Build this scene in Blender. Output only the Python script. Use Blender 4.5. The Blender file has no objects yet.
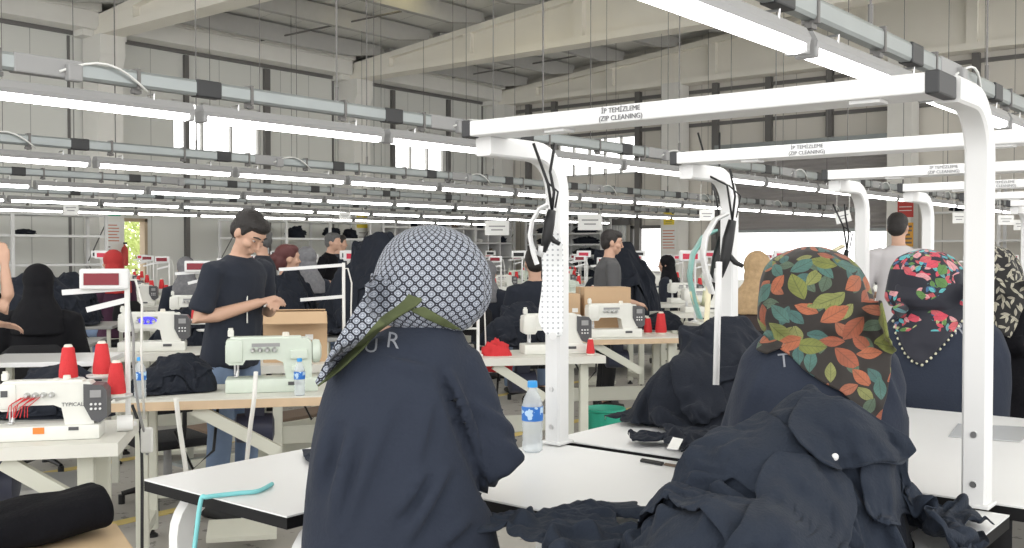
import bpy, bmesh, math, random
from mathutils import Vector, Matrix, noise, bvhtree
R = math.radians
sc = bpy.context.scene
COL = sc.collection
rnd = random.Random(7)
# ---------------------------------------------------------------- camera
F = 1017.0; PITCH = R(1.3); CAMZ = 1.5
cam_d = bpy.data.cameras.new('camera'); cam = bpy.data.objects.new('camera', cam_d); COL.objects.link(cam)
cam_d.sensor_width = 36; cam_d.lens = 36*F/1024; cam_d.clip_start = .05; cam_d.clip_end = 400
# world x runs with the light rows, world y across them towards the window wall; the camera looks between the two
UX, UY = .6315, .7754
CAMA = math.atan2(UY, UX); ANG_U = 0.
cam.location = (0, 0, CAMZ); cam.rotation_euler = (R(90)-PITCH, 0, -CAMA); sc.camera = cam
def C2W(x, y, z=0.): return Vector((UX*x+UY*y, -UY*x+UX*y, z))   # right of / ahead of the camera, to world
def CA(deg): return R(deg)-CAMA
def at(px, py, Y):
    a = (px-512)/F; b = -(py-274)/F
    d = Vector((a, math.cos(PITCH)+b*math.sin(PITCH), -math.sin(PITCH)+b*math.cos(PITCH)))
    d = d*(Y/d.y); return C2W(d.x, d.y, CAMZ+d.z)
def atz(px, py, z):
    a = (px-512)/F; b = -(py-274)/F
    d = Vector((a, math.cos(PITCH)+b*math.sin(PITCH), -math.sin(PITCH)+b*math.cos(PITCH)))
    d = d*((z-CAMZ)/d.z); return C2W(d.x, d.y, z)
def W(u, v, z=0.): return Vector((u, v, z))
def touv(p): return (p[0], p[1])
# ---------------------------------------------------------------- materials
MATS = {}
def mat(name, col, rough=.6, metal=0., bump=0., bscale=40., var=0., vscale=6., spec=.4, emit=0., trans=0., sheen=0., coat=0.):
    if name in MATS: return MATS[name]
    m = bpy.data.materials.new(name); m.use_nodes = True
    nt = m.node_tree; b = nt.nodes['Principled BSDF']
    c = tuple(col)+(1,)
    b.inputs['Base Color'].default_value = c
    b.inputs['Roughness'].default_value = rough
    b.inputs['Metallic'].default_value = metal
    b.inputs['Specular IOR Level'].default_value = spec
    if trans: b.inputs['Transmission Weight'].default_value = trans
    if sheen: b.inputs['Sheen Weight'].default_value = sheen
    if coat: b.inputs['Coat Weight'].default_value = coat
    if emit:
        b.inputs['Emission Color'].default_value = c
        b.inputs['Emission Strength'].default_value = emit
    tc = nt.nodes.new('ShaderNodeTexCoord')
    n = nt.nodes.new('ShaderNodeTexNoise'); n.inputs['Scale'].default_value = vscale; n.inputs['Detail'].default_value = 5
    nt.links.new(tc.outputs['Object'], n.inputs['Vector'])
    if var:
        mx = nt.nodes.new('ShaderNodeMix'); mx.data_type = 'RGBA'
        mx.inputs[6].default_value = tuple(x*(1-var) for x in col)+(1,)
        mx.inputs[7].default_value = tuple(min(1, x*(1+var)) for x in col)+(1,)
        nt.links.new(n.outputs['Fac'], mx.inputs[0]); nt.links.new(mx.outputs[2], b.inputs['Base Color'])
    if bump:
        n2 = nt.nodes.new('ShaderNodeTexNoise'); n2.inputs['Scale'].default_value = bscale; n2.inputs['Detail'].default_value = 4
        nt.links.new(tc.outputs['Object'], n2.inputs['Vector'])
        bp = nt.nodes.new('ShaderNodeBump'); bp.inputs['Strength'].default_value = bump; bp.inputs['Distance'].default_value = .01
        nt.links.new(n2.outputs['Fac'], bp.inputs['Height']); nt.links.new(bp.outputs['Normal'], b.inputs['Normal'])
    MATS[name] = m
    return m
class NB:                                                    # small node builder
    def __init__(s, m): s.nt = m.node_tree; s.N = s.nt.nodes; s.L = s.nt.links
    def node(s, t, **k):
        n = s.N.new(t)
        for a, v in k.items(): setattr(n, a, v)
        return n
    def math(s, op, a, b=None, c=None, clamp=False):
        n = s.N.new('ShaderNodeMath'); n.operation = op; n.use_clamp = clamp
        for i, x in enumerate((a, b, c)):
            if x is None: continue
            if isinstance(x, (int, float)): n.inputs[i].default_value = x
            else: s.L.new(x, n.inputs[i])
        return n.outputs[0]
    def mix(s, f, a, b):
        n = s.N.new('ShaderNodeMix'); n.data_type = 'RGBA'
        for i, x in ((0, f), (6, a), (7, b)):
            if isinstance(x, (int, float)): n.inputs[i].default_value = x
            elif isinstance(x, tuple): n.inputs[i].default_value = x if len(x) == 4 else x+(1,)
            else: s.L.new(x, n.inputs[i])
        return n.outputs[2]
# ---------------------------------------------------------------- mesh builder
class MB:
    def __init__(s): s.v = []; s.f = []; s.m = []; s.uv = {}
    def add(s, vs, fs, mi=0):
        o = len(s.v); s.v += [Vector(p) for p in vs]
        for f in fs: s.f.append(tuple(i+o for i in f)); s.m.append(mi)
        return s
    def box(s, c, d, rz=0., mi=0, rot=None, bev=0.):
        hx, hy, hz = d[0]/2, d[1]/2, d[2]/2
        M = rot if rot is not None else Matrix.Rotation(rz, 3, 'Z')
        c = Vector(c)
        if bev <= 0:
            vs = [c + M @ Vector((x*hx, y*hy, z*hz)) for z in (-1, 1) for x, y in ((-1, -1), (1, -1), (1, 1), (-1, 1))]
            return s.add(vs, [(3, 2, 1, 0), (4, 5, 6, 7), (0, 1, 5, 4), (1, 2, 6, 5), (2, 3, 7, 6), (3, 0, 4, 7)], mi)
        b = min(bev, hx*.9, hy*.9, hz*.9)
        bm = bmesh.new()
        bmesh.ops.create_cube(bm, size=1)
        for v in bm.verts: v.co = Vector((v.co.x*2*hx, v.co.y*2*hy, v.co.z*2*hz))
        bmesh.ops.bevel(bm, geom=bm.edges[:], offset=b, segments=2, affect='EDGES', profile=.5)
        bm.verts.ensure_lookup_table(); bm.verts.index_update()
        vs = [c + M @ v.co for v in bm.verts]; fs = [tuple(v.index for v in f.verts) for f in bm.faces]
        bm.free(); return s.add(vs, fs, mi)
    def tube(s, pts, r, n=8, mi=0, cap=True, sx=1., up=None):
        pts = [Vector(p) for p in pts]; k = len(pts)
        rs = r if isinstance(r, (list, tuple)) else [r]*k
        vs = []; fs = []
        prev = None
        for i, p in enumerate(pts):
            t = (pts[min(i+1, k-1)] - pts[max(i-1, 0)])
            t = t.normalized() if t.length > 1e-9 else Vector((0, 0, 1))
            if prev is None:
                a = up if up is not None else (Vector((0, 0, 1)) if abs(t.z) < .9 else Vector((1, 0, 0)))
                a = Vector(a)
            else: a = prev
            a = (a - t*a.dot(t)).normalized(); prev = a
            b = t.cross(a)
            for j in range(n):
                th = 2*math.pi*j/n
                vs.append(p + a*math.cos(th)*rs[i] + b*math.sin(th)*rs[i]*sx)
        for i in range(k-1):
            for j in range(n):
                j2 = (j+1) % n
                fs.append((i*n+j, i*n+j2, (i+1)*n+j2, (i+1)*n+j))
        if cap:
            fs.append(tuple(range(n-1, -1, -1))); fs.append(tuple((k-1)*n+j for j in range(n)))
        return s.add(vs, fs, mi)
    def sweep(s, pts, prof, up=(0, 0, 1), mi=0, cap=True):   # prof: closed 2-D outline (side, up)
        pts = [Vector(p) for p in pts]; k = len(pts); n = len(prof); vs = []; fs = []
        prev = Vector(up)
        for i, p in enumerate(pts):
            t = (pts[min(i+1, k-1)] - pts[max(i-1, 0)]).normalized()
            a = (prev - t*prev.dot(t)).normalized(); prev = a; b = t.cross(a)
            for x, y in prof: vs.append(p + b*x + a*y)
        for i in range(k-1):
            for j in range(n):
                j2 = (j+1) % n; fs.append((i*n+j, i*n+j2, (i+1)*n+j2, (i+1)*n+j))
        if cap: fs.append(tuple(range(n-1, -1, -1))); fs.append(tuple((k-1)*n+j for j in range(n)))
        return s.add(vs, fs, mi)
    def cyl(s, p0, p1, r0, r1=None, n=12, mi=0): return s.tube([p0, p1], [r0, r0 if r1 is None else r1], n, mi)
    def lathe(s, prof, c=(0, 0, 0), n=20, mi=0, axis='Z', cap=True):
        c = Vector(c); vs = []; fs = []; k = len(prof)
        for r, h in prof:
            for j in range(n):
                th = 2*math.pi*j/n; x, y = r*math.cos(th), r*math.sin(th)
                vs.append(c + (Vector((x, y, h)) if axis == 'Z' else Vector((h, x, y)) if axis == 'X' else Vector((y, h, x))))
        for i in range(k-1):
            for j in range(n):
                j2 = (j+1) % n; fs.append((i*n+j, i*n+j2, (i+1)*n+j2, (i+1)*n+j))
        if cap: fs.append(tuple(range(n-1, -1, -1))); fs.append(tuple((k-1)*n+j for j in range(n)))
        return s.add(vs, fs, mi)
    def ell(s, c, r, rot=None, n=14, m=9, mi=0):
        c = Vector(c); vs = []; fs = []
        M = rot or Matrix.Identity(3)
        vs.append(c + M @ Vector((0, 0, -r[2])))
        for i in range(1, m):
            ph = -math.pi/2 + math.pi*i/m
            for j in range(n):
                th = 2*math.pi*j/n
                vs.append(c + M @ Vector((r[0]*math.cos(ph)*math.cos(th), r[1]*math.cos(ph)*math.sin(th), r[2]*math.sin(ph))))
        vs.append(c + M @ Vector((0, 0, r[2])))
        for j in range(n): fs.append((0, 1+(j+1) % n, 1+j))
        for i in range(m-2):
            for j in range(n):
                a = 1+i*n; j2 = (j+1) % n; fs.append((a+j, a+j2, a+n+j2, a+n+j))
        a = 1+(m-2)*n
        for j in range(n): fs.append((a+j, a+(j+1) % n, len(vs)-1))
        return s.add(vs, fs, mi)
    def loft(s, rings, n=20, mi=0, cap=True, pw=2.):          # rings: (centre, rx-vector, ry-vector)
        vs = []; fs = []
        for c, a, b in rings:
            c = Vector(c); a = Vector(a); b = Vector(b)
            for j in range(n):
                th = 2*math.pi*j/n; ct, st = math.cos(th), math.sin(th)
                e = 2./pw
                vs.append(c + a*math.copysign(abs(ct)**e, ct) + b*math.copysign(abs(st)**e, st))
        k = len(rings)
        for i in range(k-1):
            for j in range(n):
                j2 = (j+1) % n; fs.append((i*n+j, i*n+j2, (i+1)*n+j2, (i+1)*n+j))
        if cap: fs.append(tuple(range(n-1, -1, -1))); fs.append(tuple((k-1)*n+j for j in range(n)))
        return s.add(vs, fs, mi)
    def prism(s, poly, h0, h1, M=None, mi=0):                 # poly in xy, extruded in z, placed by M (4x4)
        n = len(poly); M = M or Matrix.Identity(4)
        ar = sum(poly[i][0]*poly[(i+1) % n][1]-poly[(i+1) % n][0]*poly[i][1] for i in range(n))
        if ar < 0: poly = poly[::-1]
        vs = [M @ Vector((x, y, h0)) for x, y in poly] + [M @ Vector((x, y, h1)) for x, y in poly]
        fs = [tuple(range(n-1, -1, -1)), tuple(range(n, 2*n))] + [(i, (i+1) % n, n+(i+1) % n, n+i) for i in range(n)]
        return s.add(vs, fs, mi)
    def mesh(s, name, mats, smooth=False):
        me = bpy.data.meshes.new(name)
        me.from_pydata([tuple(v) for v in s.v], [], s.f)
        for m in (mats if isinstance(mats, (list, tuple)) else [mats]): me.materials.append(m)
        if any(s.m): me.polygons.foreach_set('material_index', s.m)
        if smooth is True: me.polygons.foreach_set('use_smooth', [True]*len(s.f))
        elif smooth:
            me.polygons.foreach_set('use_smooth', [True]*len(s.f))
            me.set_sharp_from_angle(angle=smooth)
        me.update(); return me
    def build(s, name, mats, parent=None, smooth=False, loc=None, rz=None):
        o = bpy.data.objects.new(name, s.mesh(name, mats, smooth)); COL.objects.link(o)
        if parent is not None: o.parent = parent
        if loc is not None: o.location = loc
        if rz is not None: o.rotation_euler = (0, 0, rz)
        return o
SM = R(40)
def link(name, me, parent=None, loc=None):
    o = bpy.data.objects.new(name, me); COL.objects.link(o)
    if parent is not None: o.parent = parent
    if loc is not None: o.location = loc
    return o
def tag(o, label=None, cat=None, group=None, kind=None):
    if label: o['label'] = label
    if cat: o['category'] = cat
    if group: o['group'] = group
    if kind: o['kind'] = kind
    return o
def thing(name, label, cat, loc=(0, 0, 0), rz=0., group=None):
    o = bpy.data.objects.new(name, None); COL.objects.link(o); o.empty_display_size = .1
    o.location = loc; o.rotation_euler = (0, 0, rz)
    return tag(o, label, cat, group)
def struct(name, mb, m, smooth=False, parent=None):
    o = mb.build(name, m, parent, smooth)
    if parent is None: o['kind'] = 'structure'
    return o
def copy_tree(o, parent=None):
    c = o.copy(); COL.objects.link(c)
    if parent is not None: c.parent = parent
    for ch in list(o.children): copy_tree(ch, c)
    return c
def place(o, loc, rz, label, group=None, sc_=None):
    o.location = loc; o.rotation_euler = (0, 0, rz); o['label'] = label
    if group: o['group'] = group
    if sc_: o.scale = (sc_,)*3
    return o
def text_mesh(txt, size, name='lettering', extrude=.0006, align='CENTER', sx=1.):
    cu = bpy.data.curves.new('t', 'FONT'); cu.body = txt; cu.size = size; cu.align_x = align; cu.align_y = 'CENTER'; cu.extrude = extrude; cu.resolution_u = 3
    o = bpy.data.objects.new('t', cu); COL.objects.link(o)
    dg = bpy.context.evaluated_depsgraph_get()
    me = bpy.data.meshes.new_from_object(o.evaluated_get(dg)); me.name = name
    bpy.data.objects.remove(o); bpy.data.curves.remove(cu)
    if sx != 1.:
        for v in me.vertices: v.co.x *= sx
    return me
def voxel(mb, vox, smooth=4, name='body', fac=.5):
    me = mb.mesh('tmp', []) if False else None
    me = bpy.data.meshes.new('tmp'); me.from_pydata([tuple(v) for v in mb.v], [], mb.f); me.update()
    o = bpy.data.objects.new('tmp', me); COL.objects.link(o)
    r = o.modifiers.new('r', 'REMESH'); r.mode = 'VOXEL'; r.voxel_size = vox; r.use_smooth_shade = True
    if smooth:
        s = o.modifiers.new('s', 'SMOOTH'); s.iterations = smooth; s.factor = fac
    dg = bpy.context.evaluated_depsgraph_get()
    out = bpy.data.meshes.new_from_object(o.evaluated_get(dg)); out.name = name
    bpy.data.objects.remove(o); bpy.data.meshes.remove(me)
    out.materials.clear()
    out.polygons.foreach_set('use_smooth', [True]*len(out.polygons))
    return out
ORD = ['first', 'second', 'third', 'fourth', 'fifth', 'sixth', 'seventh', 'eighth', 'ninth', 'tenth', 'eleventh', 'twelfth', 'thirteenth', 'fourteenth', 'fifteenth', 'sixteenth', 'seventeenth', 'eighteenth', 'nineteenth', 'twentieth']
# ================================================================= GARMENTS THAT FELL INTO HEAPS (simulated once, then frozen)
def shirt_cells(n, m, kind):
    keep = []
    for i in range(n):
        for j in range(m):
            x, y = (i+.5)/n, (j+.5)/m
            if kind == 'shirt':                                # body with two sleeves and a neck notch
                ok = (.24 < x < .76) or (y > .62 and y > .62+abs(x-.5)*.0)
                if y > .96-max(0, .10-abs(x-.5)) * 1.2: ok = False
            elif kind == 'trousers':
                ok = y > .62 or abs(x-.5) > .04
            else: ok = True
            if ok: keep.append((i, j))
    return keep
def sheet(w, h, org, rz, kind='rect', step=.017, wave=.05, seed=1, squash=.75, tilt=0.):
    n, m = max(4, int(w/step)), max(4, int(h/step)); idx = {}; vs = []; fs = []
    Mz = Matrix.Rotation(rz, 3, 'Z') @ Matrix.Rotation(tilt, 3, 'X')
    def vid(i, j):
        if (i, j) in idx: return idx[(i, j)]
        x, y = (i/n-.5)*w, (j/m-.5)*h
        p = Vector((x*3.2, y*3.2, seed*7.3))
        z = wave*(noise.noise(p)*1.6+.8*noise.noise(p*2.3))
        q = Vector((x*squash+.03*noise.noise(p+Vector((9, 0, 0))), y*squash+.03*noise.noise(p+Vector((0, 9, 0))), z))
        idx[(i, j)] = len(vs); vs.append(Vector(org)+Mz @ q); return idx[(i, j)]
    for i, j in shirt_cells(n, m, kind): fs.append((vid(i, j), vid(i+1, j), vid(i+1, j+1), vid(i, j+1)))
    return vs, fs
def simulate(vs, fs, colliders, frames=46, stiff=10., bend=.25, selfcol=True):
    tmp = []
    for cv, cf in colliders:
        me = bpy.data.meshes.new('c'); me.from_pydata([tuple(v) for v in cv], [], cf); o = bpy.data.objects.new('c', me); COL.objects.link(o)
        o.modifiers.new('k', 'COLLISION'); o.collision.thickness_outer = .006; o.collision.cloth_friction = 14; tmp.append(o)
    me = bpy.data.meshes.new('s'); me.from_pydata([tuple(v) for v in vs], [], fs); o = bpy.data.objects.new('s', me); COL.objects.link(o); tmp.append(o)
    m = o.modifiers.new('cl', 'CLOTH'); s = m.settings; s.quality = 6; s.mass = .22; s.tension_stiffness = stiff; s.compression_stiffness = stiff; s.shear_stiffness = 4; s.bending_stiffness = bend; s.air_damping = 1.5
    c = m.collision_settings; c.use_self_collision = selfcol; c.self_distance_min = .005; c.distance_min = .005; c.collision_quality = 3
    for f in range(1, frames+1): sc.frame_set(f)
    dg = bpy.context.evaluated_depsgraph_get(); e = o.evaluated_get(dg).data
    out = [v.co.copy() for v in e.vertices]
    for x in tmp:
        d = x.data; bpy.data.objects.remove(x); bpy.data.meshes.remove(d)
    sc.frame_set(1)
    return out, fs
def plane(z, c, r=3.):
    return [Vector((c[0]+x*r, c[1]+y*r, z)) for x, y in ((-1, -1), (1, -1), (1, 1), (-1, 1))], [(0, 1, 2, 3)]
def dome(c, r, rz=0., seed=0, amp=.12):
    mb = MB(); mb.ell(c, r, Matrix.Rotation(rz, 3, 'Z'), 28, 18)
    c = Vector(c); out = []
    for v in mb.v:
        d = v-c; k = 1+amp*noise.noise(d*5+Vector((seed*3.1, 0, 0)))
        p = c+d*k; p.z = max(p.z, c.z); out.append(p)
    return out, mb.f
SIM = {}
ZH = .885
# foreground heap, frame: origin at heap centre on the table, x right of camera, y away from it
def heap(key, lumps, sheets, frames=46):
    if key in SIM: return
    res = []; cols = [plane(0, (0, 0))]
    for a in lumps:
        d = dome(*a); cols.append(d); res.append(('lump', [tuple(v) for v in d[0]], d[1]))
    for a in sheets:
        v, f = sheet(*a[0], **a[1]); v, f = simulate(v, f, cols, frames)
        cols.append((v, f)); res.append(('sheet', [tuple(x) for x in v], f))
    SIM[key] = res
heap('front', [((.0, .02, 0), (.27, .20, .22), .3, 1, .35), ((.16, .10, 0), (.20, .16, .25), 0., 2, .35), ((-.20, -.22, 0), (.2, .25, .10), .2, 3, .35)],
     [((1.15, 1.1, (-.08, -.16, .42), R(35)), dict(kind='rect', wave=.09, seed=1, squash=.74, step=.0175)),
      ((.80, .72, (.20, .10, .55), R(-18)), dict(kind='shirt', wave=.09, seed=2, squash=.66, step=.0155)),
      ((.62, .55, (.10, .16, .70), R(60)), dict(kind='shirt', wave=.09, seed=5, squash=.55, step=.0145)),
      ((.55, .60, (-.12, -.12, .62), R(20)), dict(kind='trousers', wave=.06, seed=7, squash=.8, step=.0155))])
heap('flat', [], [((.75, .6, (0, 0, .12), R(12)), dict(kind='shirt', wave=.09, seed=11, squash=.70, step=.016))], 40)
heap('back', [((0, 0, 0), (.30, .22, .17), .2, 4, .35), ((.12, .06, .0), (.22, .18, .28), 0, 5, .35)],
     [((1.0, .9, (0, 0, .42), R(20)), dict(kind='rect', wave=.09, seed=21, squash=.72, step=.02)),
      ((.8, .8, (.08, .03, .55), R(70)), dict(kind='shirt', wave=.09, seed=22, squash=.66, step=.019))])
# ================================================================= SETTING
VW, UG = 23.0, 27.5                                          # window wall (v) and gable wall (u)
VS, US = -9.0, -7.0                                          # how far the hall reaches behind the camera
def zroof(v): return 7.25 + .0975*(22.6-v)
EXT = 8.
m_white = mat('white_coat', (.70, .70, .695), .42, spec=.4)
m_white2 = mat('white_coat_worn', (.74, .74, .72), .5, var=.08, vscale=9)
m_dark = mat('dark_plastic', (.035, .036, .038), .5)
m_black = mat('black_plastic', (.012, .012, .013), .45)
m_galv = mat('galvanised', (.31, .335, .335), .42, .55, var=.14, vscale=4)
m_grey = mat('grey_plastic', (.30, .30, .30), .5)
m_steel = mat('bright_steel', (.6, .6, .6), .28, .9)
m_tubeglow = mat('lamp_diffuser', (1., .995, .98), .5, emit=9.)
m_tubeglow.node_tree.nodes['Principled BSDF'].inputs['Emission Strength'].default_value = 10.
m_conc = mat('precast_concrete', (.78, .77, .73), .85, var=.10, vscale=1.2, bump=.15, bscale=30)
m_post = mat('post_steel', (.16, .155, .15), .55, .2)
m_glass = mat('window_glass', (.9, .95, .95), .05)
def panel_mat(name, col, step=1.0, dark=.78):
    m = mat(name, col, .62, var=.05, vscale=.6)
    nb = NB(m); b = nb.N['Principled BSDF']
    src = b.inputs['Base Color'].links[0].from_socket
    at_ = nb.node('ShaderNodeAttribute'); at_.attribute_name = 'run'
    f = nb.math('FRACT', nb.math('DIVIDE', at_.outputs['Fac'], step))
    line = nb.math('LESS_THAN', f, .018/step)
    rib = nb.math('PINGPONG', nb.math('MULTIPLY', at_.outputs['Fac'], 1.), .125)
    c = nb.mix(line, src, tuple(x*.55 for x in col))
    nb.L.new(c, b.inputs['Base Color'])
    return m
m_wall = panel_mat('wall_cladding', (.68, .685, .65))
m_gable = panel_mat('gable_cladding', (.70, .67, .61))
m_roof = panel_mat('roof_sheet', (.74, .74, .71), 1.0)
def floor_mat():
    m = mat('concrete_floor', (.36, .34, .31), .75)
    nb = NB(m); b = nb.N['Principled BSDF']
    tc = nb.node('ShaderNodeTexCoord')
    n = nb.node('ShaderNodeTexNoise'); n.inputs['Scale'].default_value = 1.1; n.inputs['Detail'].default_value = 8
    nb.L.new(tc.outputs['Object'], n.inputs['Vector'])
    n2 = nb.node('ShaderNodeTexNoise'); n2.inputs['Scale'].default_value = 9; n2.inputs['Detail'].default_value = 6; n2.inputs['Roughness'].default_value = .7
    nb.L.new(tc.outputs['Object'], n2.inputs['Vector'])
    base = nb.mix(n.outputs['Fac'], (.30, .285, .26), (.50, .48, .44))
    st = nb.math('GREATER_THAN', n2.outputs['Fac'], .60)
    nb.L.new(nb.mix(nb.math('MULTIPLY', st, .62), base, (.10, .095, .09)), b.inputs['Base Color'])
    return m
m_floor = floor_mat()
m_yellow = mat('yellow_floor_paint', (.66, .52, .18), .6, var=.2, vscale=5)

def uvbox(mb, u0, u1, v0, v1, z0, z1):
    mb.box(tuple(W((u0+u1)/2, (v0+v1)/2, (z0+z1)/2)), (abs(u1-u0), abs(v1-v0), abs(z1-z0)), ANG_U); return mb
fl = MB(); uvbox(fl, US, UG+.2, VS, VW+.2, -.2, 0); struct('floor', fl, m_floor)
def set_run(o, along):                                        # distance along the wall, for the cladding joints
    at_ = o.data.attributes.new('run', 'FLOAT', 'POINT')
    for i, v in enumerate(o.data.vertices):
        u, w = touv(o.matrix_world @ v.co if False else v.co); at_.data[i].value = (u if along == 'u' else w) + 100
def wall(name, along, fixed, a0, a1, ztop, openings, m, thick=.15):
    xs = sorted({a0, a1, *[q for o in openings for q in o[:2]]}); zs = sorted({0., *[q for o in openings for q in o[2:]], 6.2})
    mb = MB()
    for i in range(len(xs)-1):
        for j in range(len(zs)-1):
            cx, cz = (xs[i]+xs[i+1])/2, (zs[j]+zs[j+1])/2
            if any(o[0] < cx < o[1] and o[2] < cz < o[3] for o in openings): continue
            if along == 'u': uvbox(mb, xs[i], xs[i+1], fixed, fixed+thick, zs[j], zs[j+1])
            else: uvbox(mb, fixed, fixed+thick, xs[i], xs[i+1], zs[j], zs[j+1])
    # upper part up to the roof
    if along == 'u': uvbox(mb, a0, a1, fixed, fixed+thick, 6.2, ztop(fixed))
    else:
        p = [(a0, 6.2), (a1, 6.2), (a1, ztop(a1)), (a0, ztop(a0))]
        vs = [W(fixed, a, z) for a, z in p] + [W(fixed+thick, a, z) for a, z in p]
        mb.add(vs, [(0, 1, 2, 3), (7, 6, 5, 4), (0, 4, 5, 1), (1, 5, 6, 2), (2, 6, 7, 3), (3, 7, 4, 0)])
    o = struct(name, mb, m); set_run(o, along); return o
winA = [(14.6, 17.3, 3.95, 5.35), (22.4, 24.7, 3.95, 5.35), (6.6, 9.4, 3.95, 5.35)]
doorA = (12.98, 13.86, 0., 2.3)
wall('wall_left', 'u', VW, US, UG+.15, zroof, winA+[doorA], m_wall)
winB = [(17.3, 20.4, 3.95, 5.2)]
doorB = (15.85, 17.5, 0., 2.3); shut = (9.1, 14.3, 0., 4.6)
wall('wall_back', 'v', UG, VS, VW+.15, zroof, winB+[doorB, shut], m_gable)
# roof sheet with one translucent strip, in pieces round the strip
rf = MB()
def roofpiece(u0, u1, v0, v1, th=.1):
    p = [W(u0, v0, zroof(v0)), W(u1, v0, zroof(v0)), W(u1, v1, zroof(v1)), W(u0, v1, zroof(v1))]
    q = [x+Vector((0, 0, th)) for x in p]
    rf.add(p+q, [(3, 2, 1, 0), (4, 5, 6, 7), (0, 1, 5, 4), (1, 2, 6, 5), (2, 3, 7, 6), (3, 0, 4, 7)])
sk = (16.6, 17.8, 13.2, 18.4)
roofpiece(US, sk[0], VS, VW+.2); roofpiece(sk[1], UG+.2, VS, VW+.2); roofpiece(sk[0], sk[1], VS, sk[2]); roofpiece(sk[0], sk[1], sk[3], VW+.2)
o = struct('ceiling', rf, m_roof); set_run(o, 'u')
m_sky = mat('translucent_sheet', (.95, .9, .62), .5)
_b = NB(m_sky); _t = _b.node('ShaderNodeBsdfTranslucent'); _t.inputs[0].default_value = (.95, .88, .6, 1)
_b.L.new(_t.outputs[0], _b.N['Material Output'].inputs[0])
skm = MB(); p = [W(a, b, zroof(b)+.02) for a, b in ((sk[0], sk[2]), (sk[1], sk[2]), (sk[1], sk[3]), (sk[0], sk[3]))]; q = [x+Vector((0, 0, .02)) for x in p]
skm.add(p+q, [(3, 2, 1, 0), (4, 5, 6, 7), (0, 1, 5, 4), (1, 2, 6, 5), (2, 3, 7, 6), (3, 0, 4, 7)]); struct('window_9', skm, m_sky)
# precast beams: sloping top, level bottom, waisted web
m_beam = mat('precast_beam', (.86, .83, .75), .85, var=.08, vscale=.8)
for k, ub in enumerate((4.7, 12.54, 20.4, 27.15)):
    mb = MB(); zb = 6.5
    def strip(u0, u1, zlo, zhi, v0=VS, v1=22.75):
        a, b = (zlo(v0), zlo(v1)); c, d = (zhi(v0), zhi(v1))
        vs = [W(u0, v0, a), W(u1, v0, a), W(u1, v1, b), W(u0, v1, b), W(u0, v0, c), W(u1, v0, c), W(u1, v1, d), W(u0, v1, d)]
        mb.add(vs, [(3, 2, 1, 0), (4, 5, 6, 7), (0, 1, 5, 4), (1, 2, 6, 5), (2, 3, 7, 6), (3, 0, 4, 7)])
    strip(ub-.27, ub+.27, lambda v: zb, lambda v: zb+.18)
    strip(ub-.07, ub+.07, lambda v: zb+.17, lambda v: zroof(v)-.35)
    strip(ub-.24, ub+.24, lambda v: zroof(v)-.46, lambda v: zroof(v)-.30)
    strip(ub-.23, ub+.23, lambda v: zb+.15, lambda v: zroof(v)-.33, 20.9, 22.72)
    for vr in (18., 14.4, 10.8, 7.2, 3.6, 0., -3.6):
        strip(ub-.2, ub+.2, lambda v: zb+.17, lambda v: zroof(v)-.4, vr-.13, vr+.13)
    struct('beam_%d' % (k+1), mb, m_beam)
# purlins between the beams
bays = [(4.9, 12.34), (12.74, 20.2), (20.6, 26.95)]
m_purlin = mat('precast_purlin', (.44, .435, .42), .85, var=.06)
n = 0
for u0, u1 in bays:
    v = 21.4
    while v > 2:
        mb = MB(); zt = zroof(v)-.04; um = (u0+u1)/2
        for a, b, d0, d1 in ((u0, u0+1.1, .24, .42), (u0+1.1, u1-1.1, .42, .42), (u1-1.1, u1, .42, .24)):
            vs = []
            for u, d in ((a, d0), (b, d1)):
                vs += [W(u, v-.16, zt), W(u, v+.16, zt), W(u, v+.09, zt-d), W(u, v-.09, zt-d)]
            mb.add(vs, [(0, 1, 2, 3), (7, 6, 5, 4), (0, 4, 5, 1), (1, 5, 6, 2), (2, 6, 7, 3), (3, 7, 4, 0)])
        n += 1; struct('trim_%d' % n, mb, m_purlin); v -= 1.92
for u, va in ((8.6, 22), (16.6, 22), (24, 22), (16.2, 14), (23.6, 15)):           # sag rods
    mb = MB(); mb.cyl(W(u, va, zroof(va)-.3), W(u+1.2, va-4, zroof(va-4)-.3), .025, n=6); n += 1; struct('trim_%d' % n, mb, m_post)
# eaves beams and columns
cols = [4.7, 12.54, 20.4, 27.1]
for a, b in ((5.0, 12.3), (12.8, 20.1), (20.7, 26.9), (-6.5, 4.4)):
    mb = MB(); uvbox(mb, a, b, 22.35, 22.95, 6.62, 7.2); uvbox(mb, a, b, 22.2, 22.95, 7.02, 7.2); n += 1; struct('trim_%d' % n, mb, m_conc)
    mb = MB(); uvbox(mb, a, b, 22.92, 23.0, 6.53, 6.62); n += 1; struct('trim_%d' % n, mb, m_post)
def column(name, u, v, du, dv, z1, corb=None):
    mb = MB(); uvbox(mb, u-du/2, u+du/2, v-dv/2, v+dv/2, 0, z1)
    if corb:                                                   # haunch under the beam, on the hall side
        pr = [(v-dv/2, z1-.75), (v-dv/2-.12, z1-.45), (v-dv/2-.12, z1), (v-dv/2, z1)]
        vs = [W(u-du/2, a, z) for a, z in pr] + [W(u+du/2, a, z) for a, z in pr]
        mb.add(vs, [(0, 1, 2, 3), (7, 6, 5, 4), (0, 4, 5, 1), (1, 5, 6, 2), (2, 6, 7, 3), (3, 7, 4, 0)])
        uvbox(mb, u-.55, u+.55, 22.5, 22.99, z1-.02, z1+.2)
    return struct(name, mb, m_conc)
for i, u in enumerate(cols): column('column_%d' % (i+1), u, 22.62, .62, .7, 6.5, True)
for i, v in enumerate((15.7, 8.9, 2.2)): column('column_%d' % (i+5), 27.1, v, .6, .62, 6.55)
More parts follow.
